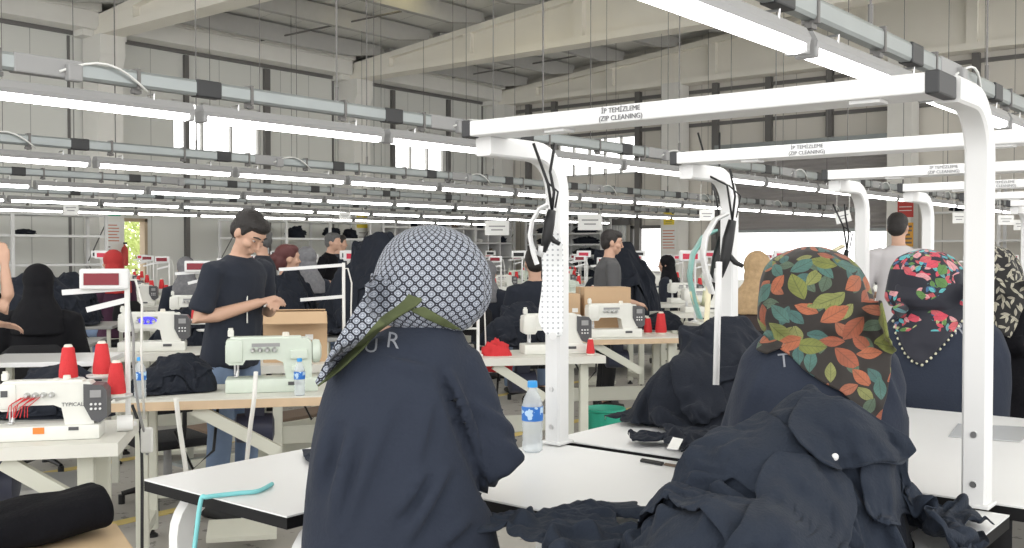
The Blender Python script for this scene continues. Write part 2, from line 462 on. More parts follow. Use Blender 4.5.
# dark steel posts and rails on the walls
for u, hw in ((6.5, .07), (9.5, .03), (11.9, .03), (14.98, .06), (17.5, .09), (19.9, .03), (22.3, .07), (24.85, .07), (26.6, .03)):
    mb = MB(); uvbox(mb, u-hw, u+hw, 22.97 if hw < .05 else 22.9, 23.0, 0, 6.5); n += 1; struct('trim_%d' % n, mb, m_post)
for v in (21.6, 20.5, 17.2, 14.5, 12.8, 11.0, 7.2, 5.4, 3.6, 1.2):
    mb = MB(); uvbox(mb, 27.34, 27.5, v-.09, v+.09, 4.66 if 9 < v < 14.4 else 0, 6.5); n += 1; struct('trim_%d' % n, mb, m_post)
for z in (5.3, 6.3):
    mb = MB(); uvbox(mb, 27.4, 27.5, VS, 22.9, z-.05, z+.05); n += 1; struct('trim_%d' % n, mb, m_post)
# windows
m_frame = mat('pale_frame', (.62, .62, .60), .5)
m_gl = bpy.data.materials.new('clear_pane'); m_gl.use_nodes = True
nb = NB(m_gl); tr = nb.node('ShaderNodeBsdfTransparent'); gl = nb.node('ShaderNodeBsdfGlossy'); gl.inputs['Roughness'].default_value = .05
mx = nb.node('ShaderNodeMixShader'); mx.inputs[0].default_value = .06
nb.L.new(tr.outputs[0], mx.inputs[1]); nb.L.new(gl.outputs[0], mx.inputs[2]); nb.L.new(mx.outputs[0], nb.N['Material Output'].inputs[0])
def window(name, along, fixed, o, nm):
    a0, a1, z0, z1 = o; fr = MB(); pane = MB(); t = .06
    def bx(mb, p, q, r0, r1, d0=.02, d1=.12):
        if along == 'u': uvbox(mb, p, q, fixed+d0, fixed+d1, r0, r1)
        else: uvbox(mb, fixed+d0, fixed+d1, p, q, r0, r1)
    bx(fr, a0, a1, z0, z0+t); bx(fr, a0, a1, z1-t, z1); bx(fr, a0, a0+t, z0, z1); bx(fr, a1-t, a1, z0, z1)
    for k in range(1, nm):
        c = a0+(a1-a0)*k/nm; bx(fr, c-.03, c+.03, z0, z1)
    bx(pane, a0+t, a1-t, z0+t, z1-t, .06, .075)
    w = struct(name, fr, m_frame); g = pane.build('glass', m_gl, w); return w
for i, o in enumerate(winA): window('window_%d' % (i+1), 'u', VW, o, 3)
window('window_4', 'v', UG, winB[0], 5)
# door to the garden on the window wall, open; frame
m_oak = mat('timber_frame', (.45, .36, .25), .6)
mb = MB()
for a, b in ((12.98, 13.04), (13.78, 13.86)): uvbox(mb, a, b, 22.94, 23.17, 0, 2.3)
uvbox(mb, 12.98, 13.86, 22.94, 23.17, 2.22, 2.3); struct('door_1', mb, m_oak)
# door on the gable wall: frame and a grey sliding leaf
mb = MB()
for a, b in ((15.85, 15.95), (17.4, 17.5)): uvbox(mb, 27.42, 27.68, a, b, 0, 2.3)
uvbox(mb, 27.42, 27.68, 15.85, 17.5, 2.2, 2.3); struct('door_3', mb, m_post)
m_ribsheet = mat('ribbed_sheet', (.66, .67, .66), .5)
mb = MB(); rr = [17.6+.06*i for i in range(48)]
for i, v in enumerate(rr[:-1]):
    uvbox(mb, 27.28 if i % 2 else 27.31, 27.36, v, rr[i+1], .05, 2.32)
o = struct('door_4', mb, m_ribsheet)
fr = MB(); uvbox(fr, 27.2, 27.34, 17.4, 20.6, 2.32, 2.55); uvbox(fr, 27.22, 27.36, 20.42, 20.56, 0, 2.4); fr.build('frame', m_post, o)
# roller shutter, two metres open
m_sh = mat('shutter_slat', (.40, .385, .38), .5, .3)
mb = MB(); prof = []
z = 2.12
while z < 4.30:
    vs = []
    for dz, du in ((0, 0), (.08, -.06), (.17, 0)): vs += [W(27.44+du, 9.1, z+dz), W(27.44+du, 14.3, z+dz)]
    for dz in (0, .08, .17): vs += [W(27.48, 9.1, z+dz), W(27.48, 14.3, z+dz)]
    mb.add(vs, [(0, 1, 3, 2), (2, 3, 5, 4), (7, 6, 8, 9), (9, 8, 10, 11), (1, 0, 6, 7), (4, 5, 11, 10), (0, 2, 8, 6), (2, 4, 10, 8), (3, 1, 7, 9), (5, 3, 9, 11)])
    z += .165
o = struct('door_5', mb, m_sh)
g = MB(); uvbox(g, 27.36, 27.49, 9.0, 9.12, 0, 4.6); uvbox(g, 27.36, 27.49, 14.28, 14.4, 0, 4.6); g.build('guide_rail', m_post, o)
g = MB(); uvbox(g, 27.4, 27.47, 9.1, 14.3, 2.03, 2.12); g.build('bottom_bar', m_galv, o)
g = MB(); uvbox(g, 27.2, 27.49, 8.98, 14.42, 4.38, 4.62); g.build('shutter_box', m_galv, o)
# outdoors
m_out = mat('pale_ground', (.6, .58, .54), .9)
mb = MB(); uvbox(mb, -40, 90, VW+.2, 90, -.3, -.05); uvbox(mb, UG+.2, 90, -60, VW+.2, -.3, -.05); struct('ground_outside', mb, m_out)
# world
w = bpy.data.worlds.new('daylight'); sc.world = w; w.use_nodes = True
bg = w.node_tree.nodes['Background']; bg.inputs[0].default_value = (1, .995, .985, 1); bg.inputs[1].default_value = 2.3
vs_ = sc.view_settings; vs_.view_transform = 'Standard'; vs_.look = 'None'; vs_.gamma = 1.; vs_.use_curve_mapping = False; vs_.exposure = .22
# ================================================================= LIGHT ROWS
ROWS = [(1.62, 2.29, 13, 'light row passing over the packing tables'),
        (5.17, 1.96, 14, 'first light row behind the tables'),
        (8.7, 3.24, 13, 'second light row behind the tables'),
        (12.2, 4.38, 12, 'third light row behind the tables'),
        (15.8, 5.71, 12, 'fourth light row behind the tables'),
        (19.4, 8.46, 10, 'light row nearest the window wall')]
ZL = 2.28
def make_lamp():
    L = 1.44
    mb = MB(); mb.sweep([(0, 0, .07), (L, 0, .07)], [(-.045, -.035), (.045, -.035), (.05, -.01), (.03, .03), (-.03, .03), (-.05, -.01)])
    o = mb.build('hanging_lamp', m_grey)
    d = MB(); d.sweep([(.03, 0, .02), (L-.03, 0, .02)], [(-.041, .016), (-.039, -.003), (-.026, -.017), (0, -.021), (.026, -.017), (.039, -.003), (.041, .016)])
    d.build('diffuser', m_tubeglow, o, smooth=SM)
    for x in (0., L-.03):
        e = MB(); e.box((x+.015, 0, .035), (.034, .094, .076), bev=.01); e.build('end_cap', m_grey, o)
    for x in (.25, L-.25):
        e = MB(); e.tube([(x, -.03, .09), (x, -.035, .122), (x, .035, .122), (x, .03, .09)], .006, 6); e.build('clip', m_steel, o)
    return o
def make_rail_parts():
    p = {}
    mb = MB(); mb.box((0, 0, 0), (.17, .07, .1), bev=.008); p['dark_coupler'] = mb.mesh('joint_cover', m_dark)
    mb = MB(); mb.box((0, 0, 0), (.36, .07, .10), bev=.008); mb.box((.12, -.045, -.02), (.08, .05, .09), bev=.01); p['tap'] = mb.mesh('tap_off_box', m_grey)
    mb = MB(); mb.box((0, 0, 0), (.02, .07, .115)); mb.cyl((0, 0, -.05), (0, 0, -.082), .012); mb.box((0, 0, -.068), (.05, .03, .02)); p['hanger'] = mb.mesh('hanger_bracket', m_post)
    return p
RP = make_rail_parts()
lamp0 = make_lamp(); first = True
for ri, (v, u0, cnt, ph) in enumerate(ROWS):
    for k in range(cnt):
        o = lamp0 if first else copy_tree(lamp0); first = False
        if k == 0: wh = 'nearest the camera'
        elif k == cnt-1: wh = 'at the far end'
        else: wh = ORD[k] + ' from the near end'
        ps = ph
        place(o, W(u0+k*1.5, v, ZL-.03), ANG_U, 'lit lamp, %s of the %s' % (wh, ps), 'batten lamps in the ' + ph)
        tag(o, cat='ceiling lamp')
    # power rail above the row
    a, b = u0-.6, u0+cnt*1.5+.4; zr = ZL+.165
    t = thing('power_rail', 'galvanised power rail hanging on wires above the %s' % ph, 'power rail', W(a, v, zr), ANG_U, 'power rails above the light rows')
    mb = MB(); mb.sweep([(0, 0, 0), (b-a, 0, 0)], [(-.022, -.045), (.022, -.045), (.03, -.03), (.03, .03), (.022, .045), (-.022, .045), (-.03, .03), (-.03, -.03)])
    mb.build('rail', m_galv, t)
    x = (.35, .65, .45, .40, .15, .30)[ri]; j = 0
    while x < b-a-.2:
        link('joint_cover', RP['dark_coupler'], t, (x, 0, 0))
        if j % 2 == 0: link('tap_off_box', RP['tap'], t, (x+.55, 0, 0))
        link('hanger_bracket', RP['hanger'], t, (x+1.05, 0, 0)); link('hanger_bracket', RP['hanger'], t, (x+.3, 0, 0))
        if j % 2 == 0 and ri in (1, 2, 0):
            c = MB(); q = [(x+.6+.5*i/8, -.035-.03*math.sin(i/8*math.pi), -.02+.09*math.sin(i/8*math.pi)-.045*i/8) for i in range(9)]
            c.tube(q, .007, 6); c.build('cable', m_white2, t, smooth=True)
        x += 1.5; j += 1
    x = .9
    while x < b-a:
        uu = a+x; top = zroof(v)-.02
        mb = MB(); mb.cyl((x, 0, .04), (x, 0, top-zr), .006, n=5); mb.cyl((x, 0, .04), (x, 0, .14), .012, n=6)
        mb.build('suspension_wire', m_post, t); x += 2.25 if ri else 1.9
# ================================================================= PORTAL FRAMES over the packing tables
m_lit = mat('white_beam', (.72, .72, .715), .38)
m_letter = mat('grey_lettering', (.16, .16, .17), .6)
UB0, UP0, VL, VR_ = 2.27, 2.61, 1.985, .655
ZB0, ZB1 = 1.832, 1.876
TXT1 = text_mesh('İP TEMİZLEME', .0185); TXT2 = text_mesh('(ZIP CLEANING)', .0185)
for me in (TXT1, TXT2): me.materials.append(m_letter)
def bent(v, u0, up, ztop):                                     # arm out of the beam, bend, post down
    r = .13; pts = [(u0, v, ztop)]
    for i in range(9):
        a = R(90*i/8); pts.append((up-r+r*math.sin(a), v, ztop-r+r*math.cos(a)))
    pts.append((up, v, .885)); return pts
def make_portal():
    t = thing('portal_frame', '', 'light frame')
    def loc(p): return Vector((p[0]-UP0, p[1]-(VL+VR_)/2, p[2]))
    w2 = .06
    mb = MB(); mb.box(loc((UB0, (VL+VR_)/2, (ZB0+ZB1)/2)), (2*w2, VL-VR_-.05, ZB1-ZB0), bev=.004); mb.build('lamp_beam', m_lit, t)
    for v in (VL-.32, VR_+.16): mb = MB(); mb.box(loc((UB0-.02, v, ZB0-.004)), (.05, .07, .009), bev=.002); mb.build('sensor_tab', m_white, t)
    for v in (VL-.012, VR_+.012):
        e = MB(); e.box(loc((UB0, v, (ZB0+ZB1)/2)), (2*w2+.006, .03, ZB1-ZB0+.006), bev=.004); e.build('end_cap', m_dark, t)
    for v in (VL-.045, VR_+.02):
        pts = [loc(p) for p in bent(v, UB0-.02 if v > 1 else UB0+.07, UP0, ZB0-.026 if v > 1 else (ZB0+ZB1)/2)]
        mb = MB(); w = .029
        mb.sweep(pts, [(-w, -w+.006), (-w+.006, -w), (w-.006, -w), (w, -w+.006), (w, w-.006), (w-.006, w), (-w+.006, w), (-w, w-.006)], up=(0, 0, 1))
        p = mb.build('post', m_white, t, smooth=R(30))
        f = MB(); f.box(loc((UP0, v, .889)), (.075, .075, .01), bev=.003); f.build('foot_plate', m_white, p)
        for s_ in (-1, 1):
            c = MB(); c.cyl(loc((UP0-.033, v, 1.0+.06*s_)), loc((UP0-.028, v, 1.0+.06*s_)), .008, n=10); c.build('screw', m_steel, p)
    xf = -(UP0-UB0)-w2-.0015
    for me, dz in ((TXT1, .0095), (TXT2, -.0105)):
        o = link('lettering', me, t); o.rotation_euler = (R(90), 0, R(-90)); o.location = (xf, .12, (ZB0+ZB1)/2+dz)
    return t
portal = make_portal()
PN = ['nearest white light frame, its left post standing by the water bottle', 'second white light frame, beyond the nearest one', 'third white light frame, its post right of the leaf-patterned headscarf',
      'fourth white light frame, its post right of the man in the pale shirt', 'fifth white light frame, mostly hidden behind the nearest right post', 'farthest white light frame of the row']
PV = [0, .01, -.1, -.05, -.05, -.05]
for i in range(6):
    o = portal if i == 0 else copy_tree(portal)
    place(o, W(UP0+1.2*i, (VL+VR_)/2+PV[i], 0), ANG_U, PN[i], 'white light frames over the packing tables')
# ================================================================= PACKING TABLES
m_lam = mat('white_laminate', (.75, .75, .745), .32, var=.03, vscale=3)
m_edge = mat('black_edge', (.008, .008, .009), .5, spec=.2)
m_leg = mat('pale_steel', (.62, .62, .57), .5)
ZT = .88
def table_top(t, poly, z=ZT, th=.032):
    mb = MB(); mb.prism(poly, z-.004, z); mb.build('top', m_lam, t)
    e = MB(); e.prism(poly, z-th, z-.004); e.build('edge_band', m_edge, t)
    n = len(poly)
def inset(poly, d):
    cx = sum(p[0] for p in poly)/len(poly); cy = sum(p[1] for p in poly)/len(poly)
    return [(p[0]+(d if p[0] < cx else -d), p[1]+(d if p[1] < cy else -d)) for p in poly]
def bent_leg(t, x, y, dx):
    mb = MB(); r = .1; z0 = ZT-.06; pts = [(x+dx*.35, y, z0)]
    for i in range(7):
        a = R(90*i/6); pts.append((x+dx*(r-r*math.sin(a)), y, z0-r+r*math.cos(a)))
    pts.append((x, y, .02)); mb.sweep(pts, [(-.025, -.02), (.025, -.02), (.025, .02), (-.025, .02)], up=(0, 0, 1) if False else (0, 1, 0)); o = mb.build('leg', m_white2, t, smooth=R(30))
    f = MB(); f.cyl((x, y, 0), (x, y, .025), .03, n=12); f.build('foot', m_black, o)
def beam(t, a, b, name='rail', s=.04, m=None):
    mb = MB(); mb.sweep([a, b], [(-s/2, -s/2), (s/2, -s/2), (s/2, s/2), (-s/2, s/2)]); mb.build(name, m or m_leg, t)
tA = thing('packing_table', 'narrow white table with black edge at the left of the nearest woman', 'table', W(1.5, 1.9, 0), ANG_U)
table_top(tA, [(0, 0), (.75, 0), (.75, .61), (0, .61)])
for x, dx in ((.08, 1), (.67, -1)):
    for y in (.05, .56): bent_leg(tA, x, y, dx)
beam(tA, (.1, .08, .25), (.65, .08, .25)); beam(tA, (.1, .5, .25), (.65, .5, .25)); beam(tA, (.1, .05, .55), (.1, .56, .55))
mb = MB(); mb.box((.35, .3, .29), (.3, .36, .05)); mb.build('under_tray', m_leg, tA)
tB = thing('packing_table', 'white table in the centre foreground with the water bottle on it', 'table', W(1.25, .594, 0), ANG_U)
hv = 2.0-.594
table_top(tB, [(0, 0), (1.33, 0), (1.33, .13), (1.0, .13), (1.0, .65), (1.37, .65), (1.37, hv), (1.06, hv), (1.06, hv-.13), (.67, hv-.13), (.67, .68), (0, .68)])
for x, y, dx in ((.08, .06, 1), (.08, .62, 1), (.75, hv-.2, 1), (1.26, .06, -1)): bent_leg(tB, x, y, dx)
bent_leg(tB, 1.3, hv-.06, -1)
beam(tB, (.1, .06, .25), (1.2, .06, .25)); beam(tB, (.76, hv-.2, .25), (1.28, hv-.12, .25))
tC = thing('packing_table', 'long white table beyond the nearest two women, black front edge', 'table', W(2.66, -1.2, 0), ANG_U)
table_top(tC, [(0, 0), (1.42, 0), (1.42, 3.2), (0, 3.2)], ZT+.004, .036)
for x, dx in ((.08, 1), (1.34, -1)):
    for y in (.06, 1.6, 3.14): bent_leg(tC, x, y, dx)
beam(tC, (.1, .06, .25), (.1, 3.1, .25)); beam(tC, (1.3, .06, .25), (1.3, 3.1, .25))
tD = thing('packing_table', 'white table far right beyond the woman in the floral headscarf', 'table', W(4.93, -1.2, 0), ANG_U)
table_top(tD, [(0, 0), (1.15, 0), (1.15, 3.15), (0, 3.15), (0, 2.75), (.28, 2.75), (.28, 1.87), (0, 1.87)])
for x, dx in ((.08, 1), (1.12, -1)):
    for y in (.06, 1.6, 3.04): bent_leg(tD, x, y, dx)

tE = thing('packing_table', 'farthest white table under the far light frames at right', 'table', W(6.15, -.6, 0), ANG_U)
table_top(tE, [(0, 0), (2.6, 0), (2.6, 2.56), (0, 2.56)])
for x, dx in ((.08, 1), (2.52, -1)):
    for y in (.06, 1.28, 2.5): bent_leg(tE, x, y, dx)
beam(tE, (.1, .06, .25), (2.5, .06, .25)); beam(tE, (.1, 2.5, .25), (2.5, 2.5, .25))
# ================================================================= SEWING WORKSTATIONS
m_mach = mat('machine_enamel', (.72, .72, .67), .35, var=.05, vscale=14, coat=.2)
m_mint = mat('machine_mint_enamel', (.60, .66, .58), .38, var=.07, vscale=16, coat=.2)
m_panel = mat('machine_panel', (.085, .085, .09), .45)
m_red = mat('red_thread', (.62, .035, .04), .7, bump=.5, bscale=220, var=.12, vscale=30)
m_core = mat('cone_core', (.72, .68, .60), .6)
m_led = mat('red_display', (.20, .010, .02), .25, emit=.0)
m_ledon = mat('red_display_lit', (.45, .02, .05), .3, emit=.12)
m_blue = mat('blue_display', (.06, .05, .80), .3, emit=.8)
m_tabW = mat('worktop_cream', (.66, .65, .59), .45, var=.05, vscale=8)
m_wood = mat('ply_edge', (.60, .45, .30), .6, var=.15, vscale=12)
m_tleg = mat('table_enamel', (.58, .58, .50), .5, var=.06, vscale=5)
m_motor = mat('motor_blue', (.045, .05, .085), .5)
m_orange = mat('orange_sticker', (.72, .22, .04), .5)
m_hoseW = mat('white_cable', (.75, .74, .70), .5)
m_navy = mat('navy_cotton', (.022, .027, .040), .85, bump=.35, bscale=90, var=.25, vscale=7, sheen=.03, spec=.2)
m_blackc = mat('black_cotton', (.006, .006, .008), .9, bump=.35, bscale=90, var=.25, vscale=7, spec=.15)
ZW = .78
STAR = CA(12.6)                                               # the stations stand at an angle to the rows
def sewing_machine(enamel, panel=True, brand=False, blue=False):
    t = thing('sewing_machine', '', 'sewing machine')
    M = Matrix.Rotation(R(90), 4, 'X')                        # prism xy -> xz, depth along -y
    b = MB()
    b.box((.23, .085, .035), (.46, .17, .07), bev=.008); b.build('bed', enamel, t, SM)
    b = MB()
    arm = [(.0, .155), (.02, .14), (.085, .14), (.10, .165), (.25, .165), (.285, .15), (.30, .07), (.43, .07), (.43, .25), (.41, .272), (.06, .272), (.02, .262), (0, .24)]
    b.prism(arm, -.145, -.035, M); b.box((.2, .09, .272), (.36, .085, .018), bev=.008); b.box((.045, .09, .21), (.085, .128, .12), bev=.012)
    b.build('arm', enamel, t, R(35))
    if panel:
        p = MB(); pp = [(.385, .262), (.47, .255), (.49, .23), (.49, .10), (.455, .075), (.42, .09), (.385, .16)]
        p.prism(pp, -.15, -.025, M); po = p.build('control_panel', m_panel, t, R(35))
        s = MB(); s.box((.44, .022, .215), (.05, .006, .035)); s.build('display', m_grey, po)
        for i in range(3):
            for j in range(2):
                k = MB(); k.cyl((.42+.02*i, .026, .165-.022*j), (.42+.02*i, .019, .165-.022*j), .006, n=8); k.build('button', m_white, po)
    else:
        p = MB(); p.lathe([(.03, 0), (.058, .004), (.062, .02), (.058, .04), (.03, .05)], (.43, .09, .20), 18, axis='X'); p.build('handwheel', enamel, t, SM)
        p = MB(); p.box((.365, .03, .19), (.09, .03, .05), bev=.008); p.box((.35, .028, .12), (.05, .03, .03), bev=.006); p.build('gear_cover', enamel, t)
    if blue:
        p = MB(); p.lathe([(.001, .006), (.05, .005), (.056, 0), (.001, 0)], (0, 0, 0), 24, axis='Y'); p.v = [Vector((.2+v.x*1.15, .034-v.y, .222+v.z*.5)) for v in p.v]; p.f = [f[::-1] for f in p.f]; p.build('blue_display', m_blue, t, SM)
    n = MB(); n.cyl((.045, .09, .15), (.045, .09, .085), .006, n=8); n.cyl((.06, .09, .15), (.06, .09, .10), .005, n=8); n.build('needle_bar', m_steel, t)
    f = MB(); f.box((.05, .085, .078), (.022, .05, .008), bev=.003); f.cyl((.06, .09, .105), (.055, .09, .08), .008, n=8); f.build('presser_foot', m_steel, t)
    for i in range(4):
        d = MB(); d.lathe([(.004, .012), (.014, .008), (.014, 0), (.011, -.004), (.014, -.008), (.006, -.02), (.006, -.03)], (.135+.036*i, .03, .215), 12, axis='Y'); d.build('tension_disc', m_steel, t, SM)
    q = MB(); q.box((.025, .09, .298), (.03, .03, .035), bev=.005); q.cyl((.025, .09, .31), (.025, .09, .325), .012, n=10); q.build('thread_guide', m_mach, t)
    q = MB(); q.cyl((.30, .09, .28), (.30, .09, .30), .02, .016, n=12); q.build('oil_cap', m_core, t)
    if brand:
        me = text_mesh('TYPICAL', .026); me.materials.append(m_panel); o = link('lettering', me, t); o.rotation_euler = (R(90), 0, 0); o.location = (.335, .0335, .165)
        s = MB(); s.box((.19, -.002, .05), (.05, .004, .03)); s.build('orange_label', m_orange, t)
        s = MB(); s.box((.345, -.002, .055), (.045, .004, .016)); s.build('name_plate', m_panel, t)
        s = MB(); s.box((.035, .024, .225), (.03, .003, .03)); s.build('name_plate', m_panel, t)
        for i in range(9):                                    # red threads running down to the needles
            x = .05+.01*i; w = MB(); w.tube([(x+.06, .028, .205), (x+.01, .012, .17+.01*math.sin(i*2.1)), (x-.005+.01*math.sin(i), .03, .11)], .0022, 5); w.build('thread', m_red, t)
    else:
        s = MB(); s.box((.34, -.002, .045), (.06, .004, .018)); s.build('name_plate', m_panel, t)
        s = MB(); s.box((.2, .034, .24), (.14, .004, .018)); s.build('name_plate', m_grey, t)
    return t
def sewing_table(w=1.15, d=.56, top=None, edge=None, brace=True):
    t = thing('sewing_table', '', 'table')
    b = MB(); b.box((w/2, d/2, ZW-.004), (w, d, .008)); b.build('worktop', top or m_tabW, t)
    b = MB(); b.box((w/2, d/2, ZW-.029), (w, d, .042)); b.build('edge', edge or m_tabW, t)
    for x in (.13, w-.13):
        for y in (.1, d-.1):
            l = MB(); l.box((x, y, (ZW-.05)/2+.02), (.06, .045, ZW-.09), bev=.006); lo = l.build('leg', m_tleg, t)
            f = MB(); f.lathe([(.03, 0), (.03, .012), (.012, .025), (.012, .07), (.02, .075)], (x, y, 0), 12); f.build('foot', m_black, lo)
        r = MB(); r.box((x, d/2, .12), (.05, d-.24, .05)); r.build('side_rail', m_tleg, t)
    r = MB(); r.box((w/2, d-.1, .26), (w-.3, .02, .12), bev=.004); r.build('cross_rail', m_tleg, t)
    if brace:
        r = MB(); r.sweep([(.38, .05, ZW-.05), (w-.42, .05, .50)], [(-.02, -.03), (.02, -.03), (.02, .03), (-.02, .03)]); r.build('brace', m_tleg, t)
    mo = MB(); mo.lathe([(.04, -.1), (.075, -.09), (.08, 0), (.075, .09), (.04, .1)], (w*.55, d*.55, ZW-.2), 16, axis='X'); mo.box((w*.55, d*.55, ZW-.1), (.1, .08, .1), bev=.01); mo.build('motor', m_motor, t, SM)
    p = MB(); p.box((w/2, .16, .09), (.34, .2, .025), rot=Matrix.Rotation(R(12), 3, 'X')); p.build('treadle', m_tleg, t)
    cb = MB(); cb.tube([(w*.4, d*.5, ZW-.06), (w*.38, d*.45, ZW-.3), (w*.3, d*.35, ZW-.38), (w*.22, d*.5, ZW-.2)], .008, 6); cb.build('cable', m_black, t, smooth=True)
    return t
def thread_stand(n=3, display=True, lit=False):
    t = thing('thread_stand', '', 'thread stand')
    p = MB(); p.cyl((0, 0, 0), (0, 0, .64), .011, n=10); p.lathe([(.035, 0), (.035, .012), (.014, .02)], n=14); p.build('pole', m_white2, t, SM)
    for i in range(n):
        dx, dy, dz = ((-.10, .0, .20), (-.225, -.02, .19), (-.03, -.10, .13))[i]
        a = MB(); a.tube([(0, 0, dz-.01), (dx, dy, dz-.01)], .007, 6); ao = a.build('bracket', m_white2, t)
        tr = MB(); tr.lathe([(.001, 0), (.052, 0), (.062, .008), (.062, .013), (.05, .006), (.001, .006)], (dx, dy, dz), 18, cap=False); tr.build('tray', m_white, ao, SM)
    for z, l, yw in (((.56, .26, 0), (.50, .17, .3)) if n else ((.61, .44, 0), (.40, .30, 0))):
        a = MB(); a.box((-l/2+.01, 0, z), (l, .012, .022), rot=Matrix.Rotation(R(-4 if l > .2 else -14), 3, 'Y')); a.build('guide_arm', m_white, t)
    if display:
        d = MB(); d.box((-.085, -.012, .605), (.19, .035, .085), bev=.008); d.build('counter_housing', m_white, t)
        s = MB(); s.box((-.095, -.031, .605), (.135, .004, .048)); s.build('counter_display', m_ledon if lit else m_led, t)
    c = MB(); c.tube([(.0, .015, .6), (.03, .02, .60), (.055, .02, .5), (.05, .02, .3), (.06, .02, .02)], .005, 6); c.build('cable', m_hoseW, t, smooth=True)
    return t
CONE_OFF = ((-.10, .0, .207), (-.225, -.02, .197), (-.03, -.10, .137))
def thread_cone():
    t = thing('thread_cone', '', 'thread cone')
    b = MB(); b.lathe([(.030, .008), (.037, .012), (.036, .04), (.024, .128), (.019, .134)], n=18); b.build('thread', m_red, t, SM)
    b = MB(); b.lathe([(.034, 0), (.034, .01), (.017, .138), (.013, .144), (.006, .144)], n=16); b.build('core', m_core, t, SM)
    return t
def pole_counter(lit):
    t = thing('production_counter', '', 'counter display')
    p = MB(); p.cyl((0, 0, 0), (0, 0, .62), .012, n=8); p.lathe([(.04, 0), (.04, .012), (.014, .02)], n=12); p.build('pole', m_white, t)
    d = MB(); d.box((-.05, 0, .67), (.24, .04, .11), bev=.01); d.build('housing', m_white, t)
    s = MB(); s.box((-.06, -.022, .665), (.16, .004, .055)); s.build('display', m_ledon if lit else m_black, t)
    return t
proto_T = {'cream': sewing_table(), 'wood': sewing_table(1.2, .56, m_tabW, m_wood)}
proto_M = {'blue': sewing_machine(m_mach, True, blue=True), 'typ': sewing_machine(m_mach, True, True), 'pan': sewing_machine(m_mach, True), 'mint': sewing_machine(m_mint, False)}
proto_S = {'bare': thread_stand(0, False), True: thread_stand(3, True, True), False: thread_stand(3, True, False)}
proto_C = thread_cone(); proto_P = {True: pole_counter(True), False: pole_counter(False)}
proto_list = list(proto_T.values())+list(proto_M.values())+list(proto_S.values())+[proto_C]+list(proto_P.values())
def loc_of(org, x, y, z=0., rz=None):
    rz = STAR if rz is None else rz
    return Vector(org)+Matrix.Rotation(rz, 3, 'Z') @ Vector((x, y, z))
def inst(p, loc, rz, label, group, sc_=None): return place(copy_tree(p), loc, rz, label, group, sc_)
G_T, G_M, G_S, G_C, G_P = 'sewing tables in the workstation rows', 'sewing machines in the workstation rows', 'thread stands in the workstation rows', 'cones of red thread on the stands', 'counters on poles at the workstations'
def station(org, nm, table='cream', mach='pan', mx=.28, stand=True, lit=False, cones=2, rz=None, my=.18, sx=None):
    rz = STAR if rz is None else rz
    DONE.append([loc_of(org, x, y) for x in (.0, .29, .58, .86, 1.15) for y in (-.02, .28, .58)])
    inst(proto_T[table], org, rz, ('cream-topped' if table == 'cream' else 'wood-edged')+' sewing table '+nm, G_T)
    if mach:
        inst(proto_M[mach], loc_of(org, mx, my, ZW, rz), rz, sc_=.80 if mach == 'typ' else None, group=G_M, label={'typ': 'cream sewing machine with dark keypad panel ', 'pan': 'white sewing machine with dark panel ', 'blue': 'white sewing machine with glowing blue display ', 'mint': 'mint green sewing machine with handwheel '}[mach]+nm)
    if stand:
        s = (mx+.62, .42) if sx is None else sx
        inst(proto_S[lit], loc_of(org, s[0], s[1], ZW, rz), rz, 'white thread stand with '+('two long arms ' if lit == 'bare' else 'lit red counter ' if lit else 'dark counter ')+nm, G_S)
        for i in range(cones):
            o = CONE_OFF[i]
            inst(proto_C, loc_of(org, s[0]+o[0], s[1]+o[1], ZW+o[2], rz), rz, '%s red thread cone on the stand ' % ORD[i]+nm, G_C)
# room already taken by people and trolleys: (pixel column, distance, radius)
TAKEN = []
for px, Y, r in ((231, 5.75, .35), (606, 9.6, .35), (899, 8.8, .35), (263, 9.6, .35), (285, 11.2, .5), (322, 13.5, .35), (338, 14.5, .35), (307, 12.2, .5), (114, 12.5, .5), (47, 7.0, .5), (535, 10.2, .5), (757, 8.6, .5), (487, 11.5, .5), (668, 15.5, .5), (186, 11.8, .5), (-85, 5.9, .3),
                 (368, 8.6, .55), (288, 8.6, .42), (600, 12.8, 1.0), (24, 8.9, .75), (72, 10.4, .6), (188, 8.4, .5), (703, 9.3, .4), (176, 6.35, .38)):
    q = at(px, 260, Y); TAKEN.append((q.x, q.y, r))
for i in range(16): TAKEN.append((3.75+.3*i, 5.84, .2))
DONE = []
def free(org, w=1.15, d=.56):
    c = [loc_of(org, x, y) for x in (.0, .29, .58, .86, w) for y in (-.02, .28, d+.02)]
    if any(math.hypot(p.x-x, p.y-y) < r for p in c for x, y, r in TAKEN): return False
    return not any(math.hypot(p.x-q.x, p.y-q.y) < .30 for p in c for e in DONE for q in e)
# --- the row nearest the camera
c1 = atz(118, 443, ZW); c1.z = 0
org1 = loc_of(c1, -1.15, 0)
station(org1, 'at the left edge of the picture', 'cream', 'typ', .70, cones=3, my=.1, sx=(1.13, .40))
bt = [o for o in bpy.data.objects if o.get('label') == 'cream-topped sewing table at the left edge of the picture'][0]
r = MB(); r.sweep([(.74, .05, ZW-.06), (.99, .05, .555)], [(-.018, -.03), (.018, -.03), (.018, .03), (-.018, .03)]); r.build('brace', m_tleg, bt)
c2 = atz(110, 402, ZW); c2.z = 0
station(c2, 'behind the water bottle on the left', 'wood', 'mint', .52, stand=False, my=.16)
c25 = at(256, 372, 6.35); c25.z = 0
station(c25, 'hidden behind the nearest woman', 'cream', 'mint', .72, cones=0, sx=(.57, .46), lit='bare')
c3 = atz(606, 356, ZW); c3.z = 0; c3 = loc_of(c3, -1.15, 0)
station(c3, 'left of the white post with the water bottle', 'cream', 'pan', .62, stand=False)
